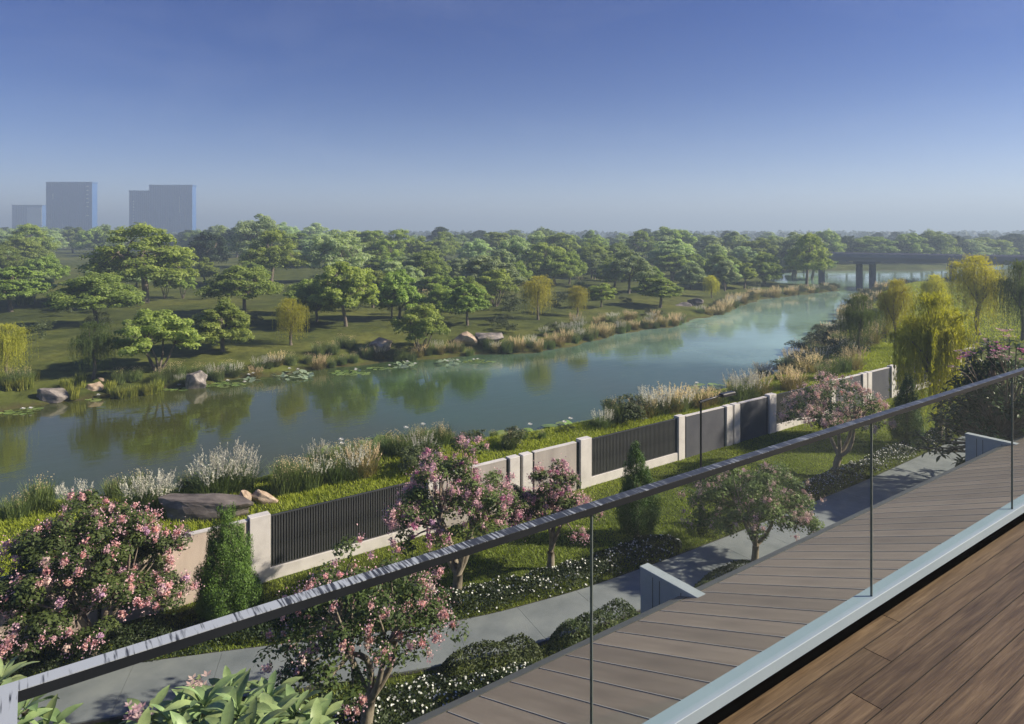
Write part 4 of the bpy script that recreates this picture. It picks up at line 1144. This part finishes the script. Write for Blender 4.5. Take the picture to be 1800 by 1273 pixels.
# filled rows behind
rt = np.random.default_rng(303)
def row_fill(n, px0, px1, py0, py1, hpx, styles, wr=(1.0, 1.35)):
    for i in range(n):
        px = px0 + (px1-px0)*(i+0.5)/n + rt.normal()*(px1-px0)/n*0.35
        py = rt.uniform(py0, py1)
        hh = hpx*rt.uniform(0.8, 1.15)
        tree(styles[int(rt.integers(0, len(styles)))], px, py, py-hh, hh*rt.uniform(*wr))
row_fill(16, 500, 1420, 462, 478, 60, ['layered','tall','round'])
row_fill(20, 520, 1430, 448, 458, 44, ['layered','tall','round','tall'])
row_fill(26, 480, 1440, 438, 444, 33, ['tall','round','dark','layered'])
row_fill(11, -30, 230, 444, 452, 50, ['tall','round'], (1.0,1.3))
row_fill(12, -30, 240, 436, 440, 38, ['round','dark','tall'])
row_fill(9, 330, 560, 446, 456, 52, ['dark','tall','dark','round'])
row_fill(8, 350, 560, 436, 441, 37, ['dark','round'])
row_fill(7, 230, 420, 438, 446, 36, ['dark','round'])
row_fill(5, -20, 80, 468, 500, 70, ['tall','layered'])
row_fill(10, 620, 1000, 492, 515, 50, ['layered','round'])
row_fill(8, 500, 1420, 470, 486, 60, ['layered','tall','round'])
row_fill(5, 640, 900, 530, 550, 64, ['layered','multi'])
row_fill(4, 60, 500, 490, 510, 52, ['layered','round'])
row_fill(3, 440, 900, 548, 562, 60, ['layered','round','multi'])


row_fill(5, 1020, 1400, 500, 512, 50, ['layered','round'])
row_fill(8, 1010, 1400, 484, 500, 48, ['layered','round'])
# beyond the bridge
for (px, top, w, sty) in [(1452,404,76,'round'),(1520,411,84,'layered'),(1545,414,60,'layered'),(1600,407,70,'round'),(1640,404,72,'round'),(1655,416,40,'dark'),(1700,420,70,'layered'),(1738,413,82,'layered'),(1775,412,70,'dark'),(1800,418,70,'layered'),(1575,420,44,'dark'),(1490,409,46,'dark'),(1620,412,60,'dark'),(1680,410,50,'dark'),(1830,412,80,'round')]:
    tree(sty, px, 462, top, w)
row_fill(14, 1440, 1820, 436, 440, 28, ['dark','dark','round'], (1.0,1.4))

# distant woods belt reaching the horizon
rw = np.random.default_rng(404)
Vs = []
C_, N_, L_ = [], [], []
for i in range(900):
    D = 560*math.exp(rw.uniform(0, 1.5)); px = rw.uniform(-150, 1950)
    x, y = atD(px, D)
    hgt = rw.uniform(7.5, 11.0); wid = rw.uniform(9, 16)
    k = 60
    d = norm(rw.normal(size=(k,3))); d[:,2] = np.abs(d[:,2])
    P = np.array([x, y, -9.6]) + d*np.array([wid*0.5, wid*0.5, hgt])*rw.uniform(0.8,1.0,(k,1))
    C_.append(P); N_.append(d+rw.normal(size=(k,3))*0.3); L_.append(np.full(k, 3.6)*rw.uniform(0.7,1.3,k))
C_ = np.concatenate(C_); L_ = np.concatenate(L_)
V, F = leaves(C_, np.concatenate(N_), L_, L_*0.7, rw)
o = link('distant_woods', np_mesh('distant_woods', V, F, M['leaf_dark'], val=rw.uniform(0,1,len(F))), kind='stuff')

# ------------------------------------------------------------------ bridge
d_ = np.array([-0.304, 0.953]); d_ = d_/np.linalg.norm(d_)
br = thing('road_bridge', 'grey concrete road bridge on twin round columns crossing the river', 'bridge', (141.5, 83.3, 0), math.atan2(d_[1], d_[0])-math.pi/2)
# local y runs along the bridge (+y to the left in view), local x across it, away from the viewer
link('deck', MB().box(0.4, 11, -120, 1, -5.0, -4.9).box(0.5, 10.9, -120, 1, -5.0, -4.905).mesh('deck', M['bridge']), br) if False else None
link('deck', MB().box(0.3, 10.7, -120, 1, -5.85, -5.5).mesh('deck', M['bridge']), br)
link('girder', MB().box(0.6, 2.0, -120, 1, -6.55, -5.852).box(9.0, 10.4, -120, 1, -6.55, -5.852).mesh('girder', M['bridge']), br)
link('parapet', MB().box(0.0, 0.298, -120, 1, -5.75, -4.95).box(10.702, 11.0, -120, 1, -5.75, -4.95).mesh('parapet', M['bridge']), br)
link('coping', MB().box(-0.04, 0.34, -120, 1, -4.949, -4.88).mesh('coping', M['bridge']), br)
for t0 in (-9.9, -27, -44, -62, 0.0):
    link('pier_cap', MB().box(0.8, 10.2, t0-2.1, min(t0+2.1, 0.9), -7.1, -6.552).mesh('pier_cap', M['pier']), br)
    for s_ in ((-1.28, 1.28) if t0 < 0 else (-1.0,)):
        for xx in (3.0,):
            link('column', MB().tube([(xx, t0+s_, -14), (xx, t0+s_, -7.1)], 0.68, 14).mesh('column', M['pier'], True), br)

# ------------------------------------------------------------------ towers
def tower(label, px0, px1, D, top, depth, floors, bays, lit, rot=0.0):
    x0, y0 = atD(px0, D); x1, y1 = atD(px1, D)
    w = math.hypot(x1-x0, y1-y0); zt = (HOR-top)*D/FPX; zb = -10.0
    t = thing('tower_block', label, 'tower', (x0, y0, zb), math.atan2(y1-y0, x1-x0))
    H = zt-zb
    link('wall', MB().box(0, w, 0, depth, 0, H).mesh('wall', M['tower']), t)
    mb = MB()
    for i in range(bays+1): mb.box(w*i/bays-0.25, w*i/bays+0.25, -0.6, -0.01, 0, H)
    link('mullion', mb.mesh('mullion', M['tower_rib']), t, kind='stuff')
    mb = MB()
    for i in range(1, floors): mb.box(0, w, -0.35, -0.012, H*i/floors-0.3, H*i/floors+0.3)
    link('floor_band', mb.mesh('floor_band', M['tower_rib']), t, kind='stuff')
    link('roof', MB().box(-0.6, w+0.6, -0.7, depth+0.5, H, H+1.2).mesh('roof', M['tower_rib']), t)
    for (fx, fz, fw, fh) in lit:
        link('window', MB().box(w*fx, w*(fx+fw), -0.9, -0.62, H*fz, H*(fz+fh)).mesh('window', M['tower_pale']), t)
    return t
tower('wide blue-grey slab tower left of centre gap, with a column of pale windows', 82, 162, 720, 322, 9, 22, 20, [(0.88,0.93-0.07*i,0.05,0.022) for i in range(6)]+[(0.88,0.42,0.05,0.02),(0.14,0.72,0.015,0.1)])
tower('lower block of the twin tower, with a thin pale window strip', 228, 263, 750, 337, 10, 20, 10, [(0.18,0.30+0.06*i,0.06,0.03) for i in range(9)])
tower('taller right-hand block of the twin tower', 263, 338, 740, 327, 9, 22, 18, [(0.7,0.5,0.01,0.3)])
tower('low pale building with flat overhanging roof behind the far trees', 22, 74, 860, 362, 16, 8, 12, [(0.5,0.0,0.5,0.95)])

# small pale buildings at the horizon on the right
for (px0, px1, D, top) in ((1650,1690,900,411),(1700,1722,950,412),(1726,1731,800,408)):
    x0, y0 = atD(px0, D); x1, y1 = atD(px1, D)
    t = thing('warehouse', {1650:'wide white shed on the horizon beyond the bridge', 1700:'shorter white shed on the horizon, right of the wide one', 1726:'narrow white building at the horizon above the bridge'}[px0], 'building', (x0, y0, -9.9), math.atan2(y1-y0, x1-x0))
    w = math.hypot(x1-x0, y1-y0); H = 9.9+(HOR-top)*D/FPX
    link('wall', MB().box(0, w, 0, 20, 0, H).mesh('wall', M['tower_pale']), t)
    link('roof', MB().box(-0.5, w+0.5, -0.5, 20.5, H, H+0.5).mesh('roof', M['tower_rib']), t)

# ------------------------------------------------------------------ waterside plants
def clump_proto(seed, kind):
    rng = np.random.default_rng(seed)
    meshes = []
    def roots(n, r): 
        a = rng.uniform(0, 6.28, n); q = np.sqrt(rng.random(n))*r
        return np.stack([np.cos(a)*q, np.sin(a)*q, np.zeros(n)-0.05], 1)
    if kind in ('plumed', 'golden'):
        n = 330
        V, Q, T = blades(roots(n, 0.42), rng.uniform(0.5, 0.95, n), np.full(n, 0.022), rng, lean=0.75, bend=0.7, seg=3)
        meshes.append(('blades', np_mesh('blades', V, [Q, T], M['reed' if kind == 'plumed' else 'reed_gold'], val=rng.uniform(0,1,len(Q)+len(T)))))
        m = 46
        P = roots(m, 0.4); az = np.arctan2(P[:,1], P[:,0]); ln = rng.uniform(0.1, 0.5, m); hh = rng.uniform(0.8, 1.2, m)
        tp_ = P + np.stack([np.cos(az)*ln*hh, np.sin(az)*ln*hh, hh], 1)
        dr = norm(tp_-P); C, U, Nn = [], [], []
        for k in range(16):
            C.append(tp_ - dr*(k/16*0.34) + rng.normal(size=(m,3))*0.016); U.append(dr+rng.normal(size=(m,3))*0.3); Nn.append(rng.normal(size=(m,3)))
        C = np.concatenate(C); L = np.full(len(C), 0.085)
        V, F = leaves(C, np.concatenate(Nn), L, L*0.28, rng, up=np.concatenate(U))
        meshes.append(('plumes', np_mesh('plumes', V, F, M['plume_white' if kind == 'plumed' else 'plume'], val=rng.uniform(0,1,len(F)))))
    elif kind == 'reed':
        n = 420
        V, Q, T = blades(roots(n, 0.45), rng.uniform(0.6, 1.15, n), np.full(n, 0.022), rng, lean=0.38, bend=0.5, seg=3)
        meshes.append(('blades', np_mesh('blades', V, [Q, T], M['reed'], val=rng.uniform(0,1,len(Q)+len(T)))))
        m = 160; a = rng.uniform(0,6.28,m); q = rng.uniform(0,0.5,m)
        C = np.stack([np.cos(a)*q, np.sin(a)*q, rng.uniform(0.5,1.1,m)], 1)
        V, F = leaves(C, rng.normal(size=(m,3)), np.full(m,0.05), np.full(m,0.03), rng)
        meshes.append(('seed_heads', np_mesh('seed_heads', V, F, M['plume'], val=rng.uniform(0,0.6,len(F)))))
    elif kind == 'iris':
        n = 150
        V, Q, T = blades(roots(n, 0.34), rng.uniform(0.7, 1.15, n), np.full(n, 0.05), rng, lean=0.30, bend=0.5, seg=3)
        meshes.append(('blades', np_mesh('blades', V, [Q, T], M['iris'], val=rng.uniform(0,1,len(Q)+len(T)))))
    elif kind == 'bush':
        pads = [(np.array([rng.normal()*0.3, rng.normal()*0.3, rng.uniform(0.25,0.75)]), 0.34, 0.3) for _ in range(9)]
        V, F, sh = pads_to_leaves(pads, 1500, rng, 0.075)
        meshes.append(('foliage', np_mesh('foliage', V, F, M['shrub'], val=sh)))
    return meshes
CP = {k: [clump_proto(500+10*i+j, k) for j in range(3)] for i, k in enumerate(['plumed','golden','reed','iris','bush'])}
CL = {'plumed': 'white plumed grass clump', 'golden': 'golden plumed grass clump', 'reed': 'green reed clump', 'iris': 'yellow-green iris clump', 'bush': 'low leafy shrub'}
NC = [0]
rc = np.random.default_rng(606)
def clump(kind, x, y, sc, bank):
    z = gz(x, y)
    if z < WZ-0.1: z = WZ-0.1
    NC[0] += 1
    t = copy_thing({'iris':'iris_clump','bush':'low_shrub','reed':'reed_clump'}.get(kind, 'plumed_grass'), 'plant', CP[kind][NC[0] % 3], x, y, z, rc.uniform(0,6.28), (sc*rc.uniform(0.9,1.1), sc*rc.uniform(0.9,1.1), sc*rc.uniform(0.85,1.15)), 'clumps along the '+bank+' bank')
    reg(t, CL[kind], bank)
def bank_clumps(poly, side, x0, x1, spacing, offs, kinds, bank, sc=(0.8,1.2), jitter=0.4):
    p = np.array(poly, float)
    if p[0,0] > p[-1,0]: p = p[::-1]
    s = np.concatenate([[0], np.cumsum(np.hypot(*np.diff(p, axis=0).T))])
    u = 0
    while u < s[-1]:
        x = np.interp(u, s, p[:,0]); y = np.interp(u, s, p[:,1])
        x2 = np.interp(u+0.5, s, p[:,0]); y2 = np.interp(u+0.5, s, p[:,1])
        if x0 <= x <= x1:
            tx, ty = x2-x, y2-y; l = math.hypot(tx, ty)+1e-9; nxx, nyy = -ty/l*side, tx/l*side
            o_ = rc.uniform(*offs)
            clump(kinds[int(rc.integers(0, len(kinds)))], x+nxx*o_+rc.normal()*jitter, y+nyy*o_, rc.uniform(*sc), bank)
        u += spacing*rc.uniform(0.7, 1.3)
FBK = far_bank[:18]
# far bank, left to right (side +1 is away from the water)
bank_clumps(FBK, 1, 8.5, 38, 0.85, (0.1, 1.5), ['golden','reed','plumed','reed','reed'], 'far', (0.75,1.15))
bank_clumps(FBK, 1, 38, 72, 0.75, (0.1, 1.2), ['golden','plumed','reed','golden','reed'], 'far', (0.85,1.25))
bank_clumps(FBK, 1, 44, 70, 1.5, (1.4, 4.0), ['golden','plumed','bush'], 'far', (0.85,1.25))
bank_clumps(FBK, 1, 79, 138, 1.25, (0.1, 1.6), ['golden','golden','plumed','bush'], 'far', (1.1,1.6))
for (px, py) in [(3,700),(14,702),(34,700),(48,698),(60,690),(118,694),(130,698),(142,690),(196,688),(206,692),(216,694),(228,692),(238,690),(248,688),(262,688),(272,686),(280,680)]:
    x, y = at(px, py, WZ+0.35); clump('iris', x, y+0.5, 1.0, 'far')
for (px, py) in [(20,680),(44,676),(210,672),(236,668),(300,668),(314,664),(586,620),(600,610),(560,622),(616,612),(880,580),(900,585),(868,572),(892,566)]:
    x, y, z = ground_at(px, py); clump('reed' if px < 640 else 'bush', x, y, 1.15, 'far')
for k_ in range(46):
    px_ = rc.uniform(0, 1400); py_ = 560 - (px_/1400)*60 + rc.uniform(-40, 55)*(1-px_/2200)
    x, y, z = ground_at(px_, py_)
    if river_dist([x],[y])[0][0] > 3 and y > 40: clump('bush' if rc.random() < 0.75 else 'reed', x, y, rc.uniform(1.3, 2.4), 'far')
# near bank (polyline runs right to left; side -1 would be land); land lies at smaller Y
NBK = near_bank
bank_clumps(NBK, -1, -2, 9.5, 1.1, (5.8, 7.6), ['plumed','reed','reed'], 'near', (0.7,1.1))
bank_clumps(NBK, -1, 9.5, 17, 0.5, (5.2, 7.0), ['reed','reed','reed','plumed','bush'], 'near', (0.7,1.05))
bank_clumps(NBK, -1, 17, 24, 0.8, (5.6, 7.4), ['reed','bush','reed'], 'near', (0.35,0.6))
bank_clumps(NBK, -1, 24, 47, 1.3, (5.2, 7.0), ['golden','reed','reed','bush'], 'near', (0.35,0.75))
bank_clumps(near_bank, -1, 47, 78, 0.7, (-0.2, 6.5), ['golden','plumed','reed','bush','bush'], 'near', (1.0,1.5), 0.8)
bank_clumps(near_bank, -1, 78, 150, 1.7, (0.0, 3.0), ['golden','bush','bush'], 'near', (1.2,1.9), 1.0)
for (px, py, k, s_) in [(372,872,'plumed',1.15),(392,866,'plumed',1.35),(410,862,'plumed',1.3),(428,860,'plumed',1.1),(268,892,'plumed',1.0),(250,895,'plumed',1.0),(285,888,'plumed',0.9),(560,850,'plumed',1.0),(620,840,'plumed',1.1),(640,836,'golden',1.1),(500,866,'reed',1.0),(520,862,'reed',1.1),(540,858,'reed',1.1),(590,846,'reed',1.0),(712,834,'bush',0.9),(730,828,'bush',1.15),(748,820,'bush',0.8),
        (1080,742,'reed',1.2),(1092,740,'bush',1.5),(1105,738,'bush',1.3),(1145,730,'plumed',1.3),(1160,727,'plumed',1.35),(1180,724,'golden',1.3),(1195,722,'plumed',1.2),(1132,733,'golden',1.1),(1230,716,'golden',1.1),(1250,712,'golden',1.0),(1265,710,'reed',0.9),(1300,704,'plumed',1.3),(1318,700,'plumed',1.35),(1335,697,'golden',1.2),(1385,686,'golden',1.1),(1400,682,'golden',1.1),(1060,752,'plumed',0.8),(908,784,'bush',0.9),(895,788,'reed',0.8),
        (1420,655,'golden',1.3),(1445,640,'plumed',1.3),(1470,632,'bush',1.6),(1500,625,'bush',1.6),(1440,612,'bush',1.6),(1425,618,'bush',1.4),(1530,606,'golden',1.6),(1480,655,'reed',1.3),(1455,668,'reed',1.2),(1500,650,'golden',1.3),(1460,600,'bush',1.8),(1480,590,'bush',1.8)]:
    x, y, z = ground_at(px, py); clump(k, x, y, s_, 'near')

# ------------------------------------------------------------------ rocks
def rock(px, py, wpx, hpx, m, label, seed, ground=None, flat=0.8, dy=0.0):
    if ground is None: x, y, z = ground_at(px, py)
    else: x, y = at(px, py, ground); z = ground
    y += dy
    D = x*FW[0]+y*FW[1]; w = wpx/FPX*D; h = hpx/FPX*D
    rng = np.random.default_rng(seed)
    import bmesh
    bm = bmesh.new(); bmesh.ops.create_icosphere(bm, subdivisions=4, radius=1)
    slab_ = flat < 0.75
    planes = [(norm(rng.normal(size=(1,3)))[0], rng.uniform(0.5, 0.8)) for _ in range(16)]
    if slab_: planes = [(np.array([0,0,1.0]), 0.45), (norm(np.array([[0.05,-1,0.25]]))[0], 0.5), (norm(np.array([[-0.55,-0.8,0.2]]))[0], 0.62), (norm(np.array([[0.5,-0.8,0.3]]))[0], 0.66), (norm(np.array([[0.25,0,1.0]]))[0], 0.5)] + planes[:7]
    ph = rng.uniform(0, 6, 6)
    for v in bm.verts:
        p = np.array(v.co)
        for n_, d0 in planes:
            e_ = p@n_-d0
            if e_ > 0: p = p - n_*e_*0.92
        s_ = 1 + 0.05*math.sin(5*p[0]+ph[0])*math.cos(6*p[1]+ph[1]) + 0.03*math.sin(11*p[2]+ph[2]+4*p[0]) + 0.012*math.sin(23*p[0]+ph[3])*math.sin(19*p[1]+27*p[2])
        v.co = Vector(p*s_)
    me = bpy.data.meshes.new('boulder'); bm.to_mesh(me); bm.free(); me.materials.append(M[m])
    o = thing('boulder', label, 'rock', (x, y, z+h*0.28), THETA-math.pi/2+rng.normal()*0.2, (w*0.66, w*0.5*flat, h*0.9), me=me)
rock(90, 706, 48, 26, 'rock_grey', 'mottled grey boulder at the waterline between two iris clumps', 1, WZ)
rock(168, 694, 30, 22, 'rock_tan', 'orange-tan boulder right of the mottled grey one, far waterline', 2, WZ)
rock(178, 678, 16, 14, 'rock_tan', 'small orange-tan rock behind the iris on the far waterline', 3, WZ+0.4)
rock(340, 682, 34, 34, 'rock_grey', 'tall leaning grey rock standing at the edge of the lily pads', 4, WZ)
rock(352, 672, 26, 20, 'rock_grey', 'flat-topped grey rock behind the tall leaning one', 5, WZ+0.3)
rock(668, 614, 38, 22, 'rock_tan', 'large pinkish tan boulder among golden grasses, far bank', 6)
rock(815, 602, 40, 18, 'rock_tan', 'low tan boulder touching the grey one, far bank', 7)
rock(858, 602, 42, 20, 'rock_grey', 'rounded pale grey boulder right of the low tan one', 8)
rock(1203, 552, 30, 18, 'rock_grey', 'grey boulder with pale face at the far waterline, below the little willow', 9, WZ)
rock(1222, 537, 24, 12, 'rock_dark', 'dark flat boulder just behind the pale-faced grey one', 10)
rock(1228, 554, 10, 6, 'rock_dark', 'small dark stone sitting in the water near two boulders', 11, WZ)
rock(368, 906, 150, 44, 'rock_dark', 'wide flat dark rock slab behind the left wall', 12, None, 0.7)
rock(462, 882, 46, 20, 'rock_tan', 'pale tan boulder at the right end of the wide dark slab', 13)
rock(432, 886, 20, 24, 'rock_tan', 'small pointed pale rock between the dark slab and the tan boulder', 14)

# ------------------------------------------------------------------ water lilies
def pad_me(seed, m):
    rng = np.random.default_rng(seed); n = 14
    vs = [(0,0,0.004)]
    for k in range(n+1):
        a = 0.22 + k*(2*math.pi-0.44)/n; r = 1+rng.normal()*0.03
        vs.append((math.cos(a)*r, math.sin(a)*r, 0.02+rng.uniform(0,0.05)))
    fs = [(0,k,k+1) for k in range(1, n+1)]
    return np_mesh('lily_pad', vs, np.array(fs), m, val=rng.uniform(0.3,0.9,n))
M['pad'] = leafmat('lily_pad', (0.10,0.18,0.045), (0.30,0.42,0.12), 0.2, rough=0.3, hue_var=0.02, spec=0.6)
M['pad_pale'] = leafmat('lily_pad_pale', (0.16,0.26,0.15), (0.42,0.52,0.34), 0.2, rough=0.25, hue_var=0.02, spec=0.7)
PADS = [pad_me(700+i, M['pad']) for i in range(3)]; PADP = [pad_me(710+i, M['pad_pale']) for i in range(3)]
def lily_flower():
    vs, fs = [], []
    for ring, (n, el, L) in enumerate(((8, 0.4, 0.16), (7, 0.9, 0.13), (5, 1.3, 0.1))):
        for k in range(n):
            az = k*2*math.pi/n+ring*0.4; d = np.array([math.cos(az)*math.cos(el), math.sin(az)*math.cos(el), math.sin(el)]); s = np.array([-math.sin(az), math.cos(az), 0])
            o = len(vs); vs += [np.array([0,0,0.04]), np.array([0,0,0.04])+d*L*0.55+s*0.035, np.array([0,0,0.04])+d*L, np.array([0,0,0.04])+d*L*0.55-s*0.035]; fs.append((o,o+1,o+2,o+3))
    return np_mesh('flower', vs, np.array(fs), M['white_flower'])
LFL = lily_flower()
rl = np.random.default_rng(808)
def lilies(px, py, wpx, hpx, n, label, pale=False, size=(0.2,0.36), nfl=2, raised=0.0):
    x0, y0 = at(px, py, WZ)
    t = thing('water_lily_patch', label, 'water lily', (x0, y0, WZ))
    placed = []
    tries = 0
    while len(placed) < n and tries < n*30:
        tries += 1
        a, b = rl.uniform(-1,1), rl.uniform(-1,1)
        if a*a+b*b > 1: continue
        x, y = at(px+a*wpx/2, py+b*hpx/2, WZ); s_ = rl.uniform(*size)
        if any(math.hypot(x-q[0], y-q[1]) < (s_+q[2])*0.85 for q in placed): continue
        if river_dist([x],[y])[0][0] > -0.1: continue
        placed.append((x, y, s_))
        tilt = (rl.normal()*0.04, rl.normal()*0.04) if raised == 0 else (rl.normal()*0.25, rl.normal()*0.25)
        zr = 0.004 + (rl.uniform(0, raised) if raised else 0)
        me = (PADP if pale else PADS)[int(rl.integers(0,3))]
        link('lily_pad', me, t, (x-x0, y-y0, zr), (tilt[0], tilt[1], rl.uniform(0,6.28)), s_)
    for k in range(nfl):
        if placed:
            q = placed[int(rl.integers(0, len(placed)))]
            link('flower', LFL, t, (q[0]-x0+q[2]*0.5, q[1]-y0, 0.12+raised), None, 1.3)
for a in [(30,722,90,14,22,'lily pads with one white bloom at the far left waterline'),(165,702,24,6,5,'few lily pads in front of the orange-tan boulder'),(205,692,40,5,7,'thin line of lily pads and bloom before the iris row'),(300,684,60,8,12,'lily pads with white bloom left of the leaning grey rock'),
          (390,676,76,10,18,'flat green lily pads right of the leaning grey rock'),(438,668,40,8,12,'pale raised water lily leaves right of the flat green ones',True),
          (515,662,72,16,34,'large patch of pale raised water lily leaves with two blooms',True),(615,656,70,9,22,'yellow-green lily pads with a bloom in the middle of the far waterline'),
          (668,648,44,5,10,'sparse lily pads and bloom below the pinkish tan boulder'),(712,645,42,12,18,'pale lily leaves right of the pinkish boulder, far waterline',True),(788,640,38,13,18,'pale lily leaves below the low tan boulder',True),(842,636,52,6,14,'flat lily pads with a bloom below the grey boulder'),
          (600,796,56,16,16,'bright lily pads near the wall side, left of the larger bright patch'),(690,780,104,28,34,'large patch of bright round lily pads above the plants, near bank'),(742,764,40,10,8,'bright pads at the outer tip of the large patch'),
          (905,766,70,12,18,'lily pads behind the near-bank planting, middle'),(985,752,60,12,16,'lily pads beside the tall near-bank shrub, left of the plumed clump'),(1245,682,80,14,22,'lily pads beyond the golden grasses, behind the lamp head'),
          (1300,672,60,8,14,'thin raft of lily pads farther out beyond the lamp head'),(1390,636,60,16,26,'floating lily raft left of the near-bank shrub mass')]:
    big = a[1] > 740
    lilies(a[0], a[1], a[2], a[3], a[4], a[5], pale=len(a) > 6, size=(0.34,0.58) if big else ((0.16,0.32) if len(a) > 6 else (0.2,0.4)), nfl=2 if a[4] > 10 else 1, raised=0.25 if len(a) > 6 else (0.3 if big else 0))

# ------------------------------------------------------------------ haze
HZ = 0.0012
m, nt, out = mat('haze_air')
pv = N(nt, 'ShaderNodeVolumePrincipled'); pv.inputs['Density'].default_value = HZ; pv.inputs['Color'].default_value = (0.62, 0.80, 1.0, 1)
pv.inputs['Anisotropy'].default_value = 0.15
nt.links.new(pv.outputs[0], out.inputs['Volume'])
hz = link('haze', MB().box(-3300, 4300, -1900, 4600, -15, 62).mesh('haze', m), kind='stuff')

# ------------------------------------------------------------------ labels from what stands beside each thing
LM = [(20,'the low flat-roofed building'),(122,'the wide slab tower'),(283,'the twin tower'),(512,'the lone yellow willow'),(668,'the pinkish tan boulder'),(838,'the tan and grey boulder pair'),(980,'the pale willow pair'),(1210,'the dark waterline boulders'),(1395,'the grass spit'),(1527,'the bridge columns'),(1740,'the right bridge end')]
LN = [(370,'the wide dark slab'),(560,'the slatted fence'),(690,'the big bright lily pads'),(905,'the twin pillars'),(1120,'the slender conifer'),(1260,'the lamp head'),(1395,'the lily raft'),(1440,'the peach flowering tree'),(1485,'the shrub mass'),(1512,'the bluish green willow'),(1570,'the second willow'),(1180,'the pale pillar')  ,(985,'the grey wall panel'),(1630,'the golden willow'),(60,'the big salmon-flowered tree')]
buckets = {}
for o, look, kind in REG:
    px, py, D = proj(*o.location)
    lst = LN if kind == 'near' else LM
    lx_, nm = min(lst, key=lambda q: abs(q[0]-px))
    dx = px-lx_
    rel = 'in line with' if abs(dx) < 22 else ('left of' if dx < 0 else 'right of')
    if kind == 'tree':
        row_ = 'waterside slope' if D < 68 else ('middle park' if D < 105 else ('back rows' if D < 190 else 'farthest treeline'))
        if px > 1440: row_ = 'beyond the bridge'
    elif kind == 'far': row_ = 'far bank'
    else: row_ = 'near bank crest' if river_dist([o.location[0]],[o.location[1]])[0][0] > 4 else 'near waterline'
    buckets.setdefault((look, row_, rel, nm), []).append((px, o))
NUM = ['first','second','third','fourth','fifth','sixth','seventh','eighth','ninth','tenth','eleventh','twelfth','thirteenth','fourteenth','fifteenth','sixteenth']
for (look, row_, rel, nm), lst in buckets.items():
    lst.sort(key=lambda q: q[0])
    for i, (px, o) in enumerate(lst):
        lab = f'{look}, {row_}, {rel} {nm}'
        if len(lst) > 1: lab += f', {NUM[min(i,15)]} from left' if i else ', leftmost'
        if len(lab.split()) > 16: lab = lab.replace(' green ', ' ').replace(' spreading', '')
        if len(lab.split()) > 16: lab = lab.replace(', farthest treeline', ', far treeline').replace('near bank crest', 'bank crest').replace('the low flat-roofed', 'the flat-roofed')
        if len(lab.split()) > 16: lab = lab.replace('in line with', 'by')
        if len(lab.split()) > 16: lab = lab.replace(' grass clump', ' tuft').replace(' from left', '')
        o['label'] = lab
print('trees', NT[0], 'clumps', NC[0], 'objects', len(bpy.data.objects))
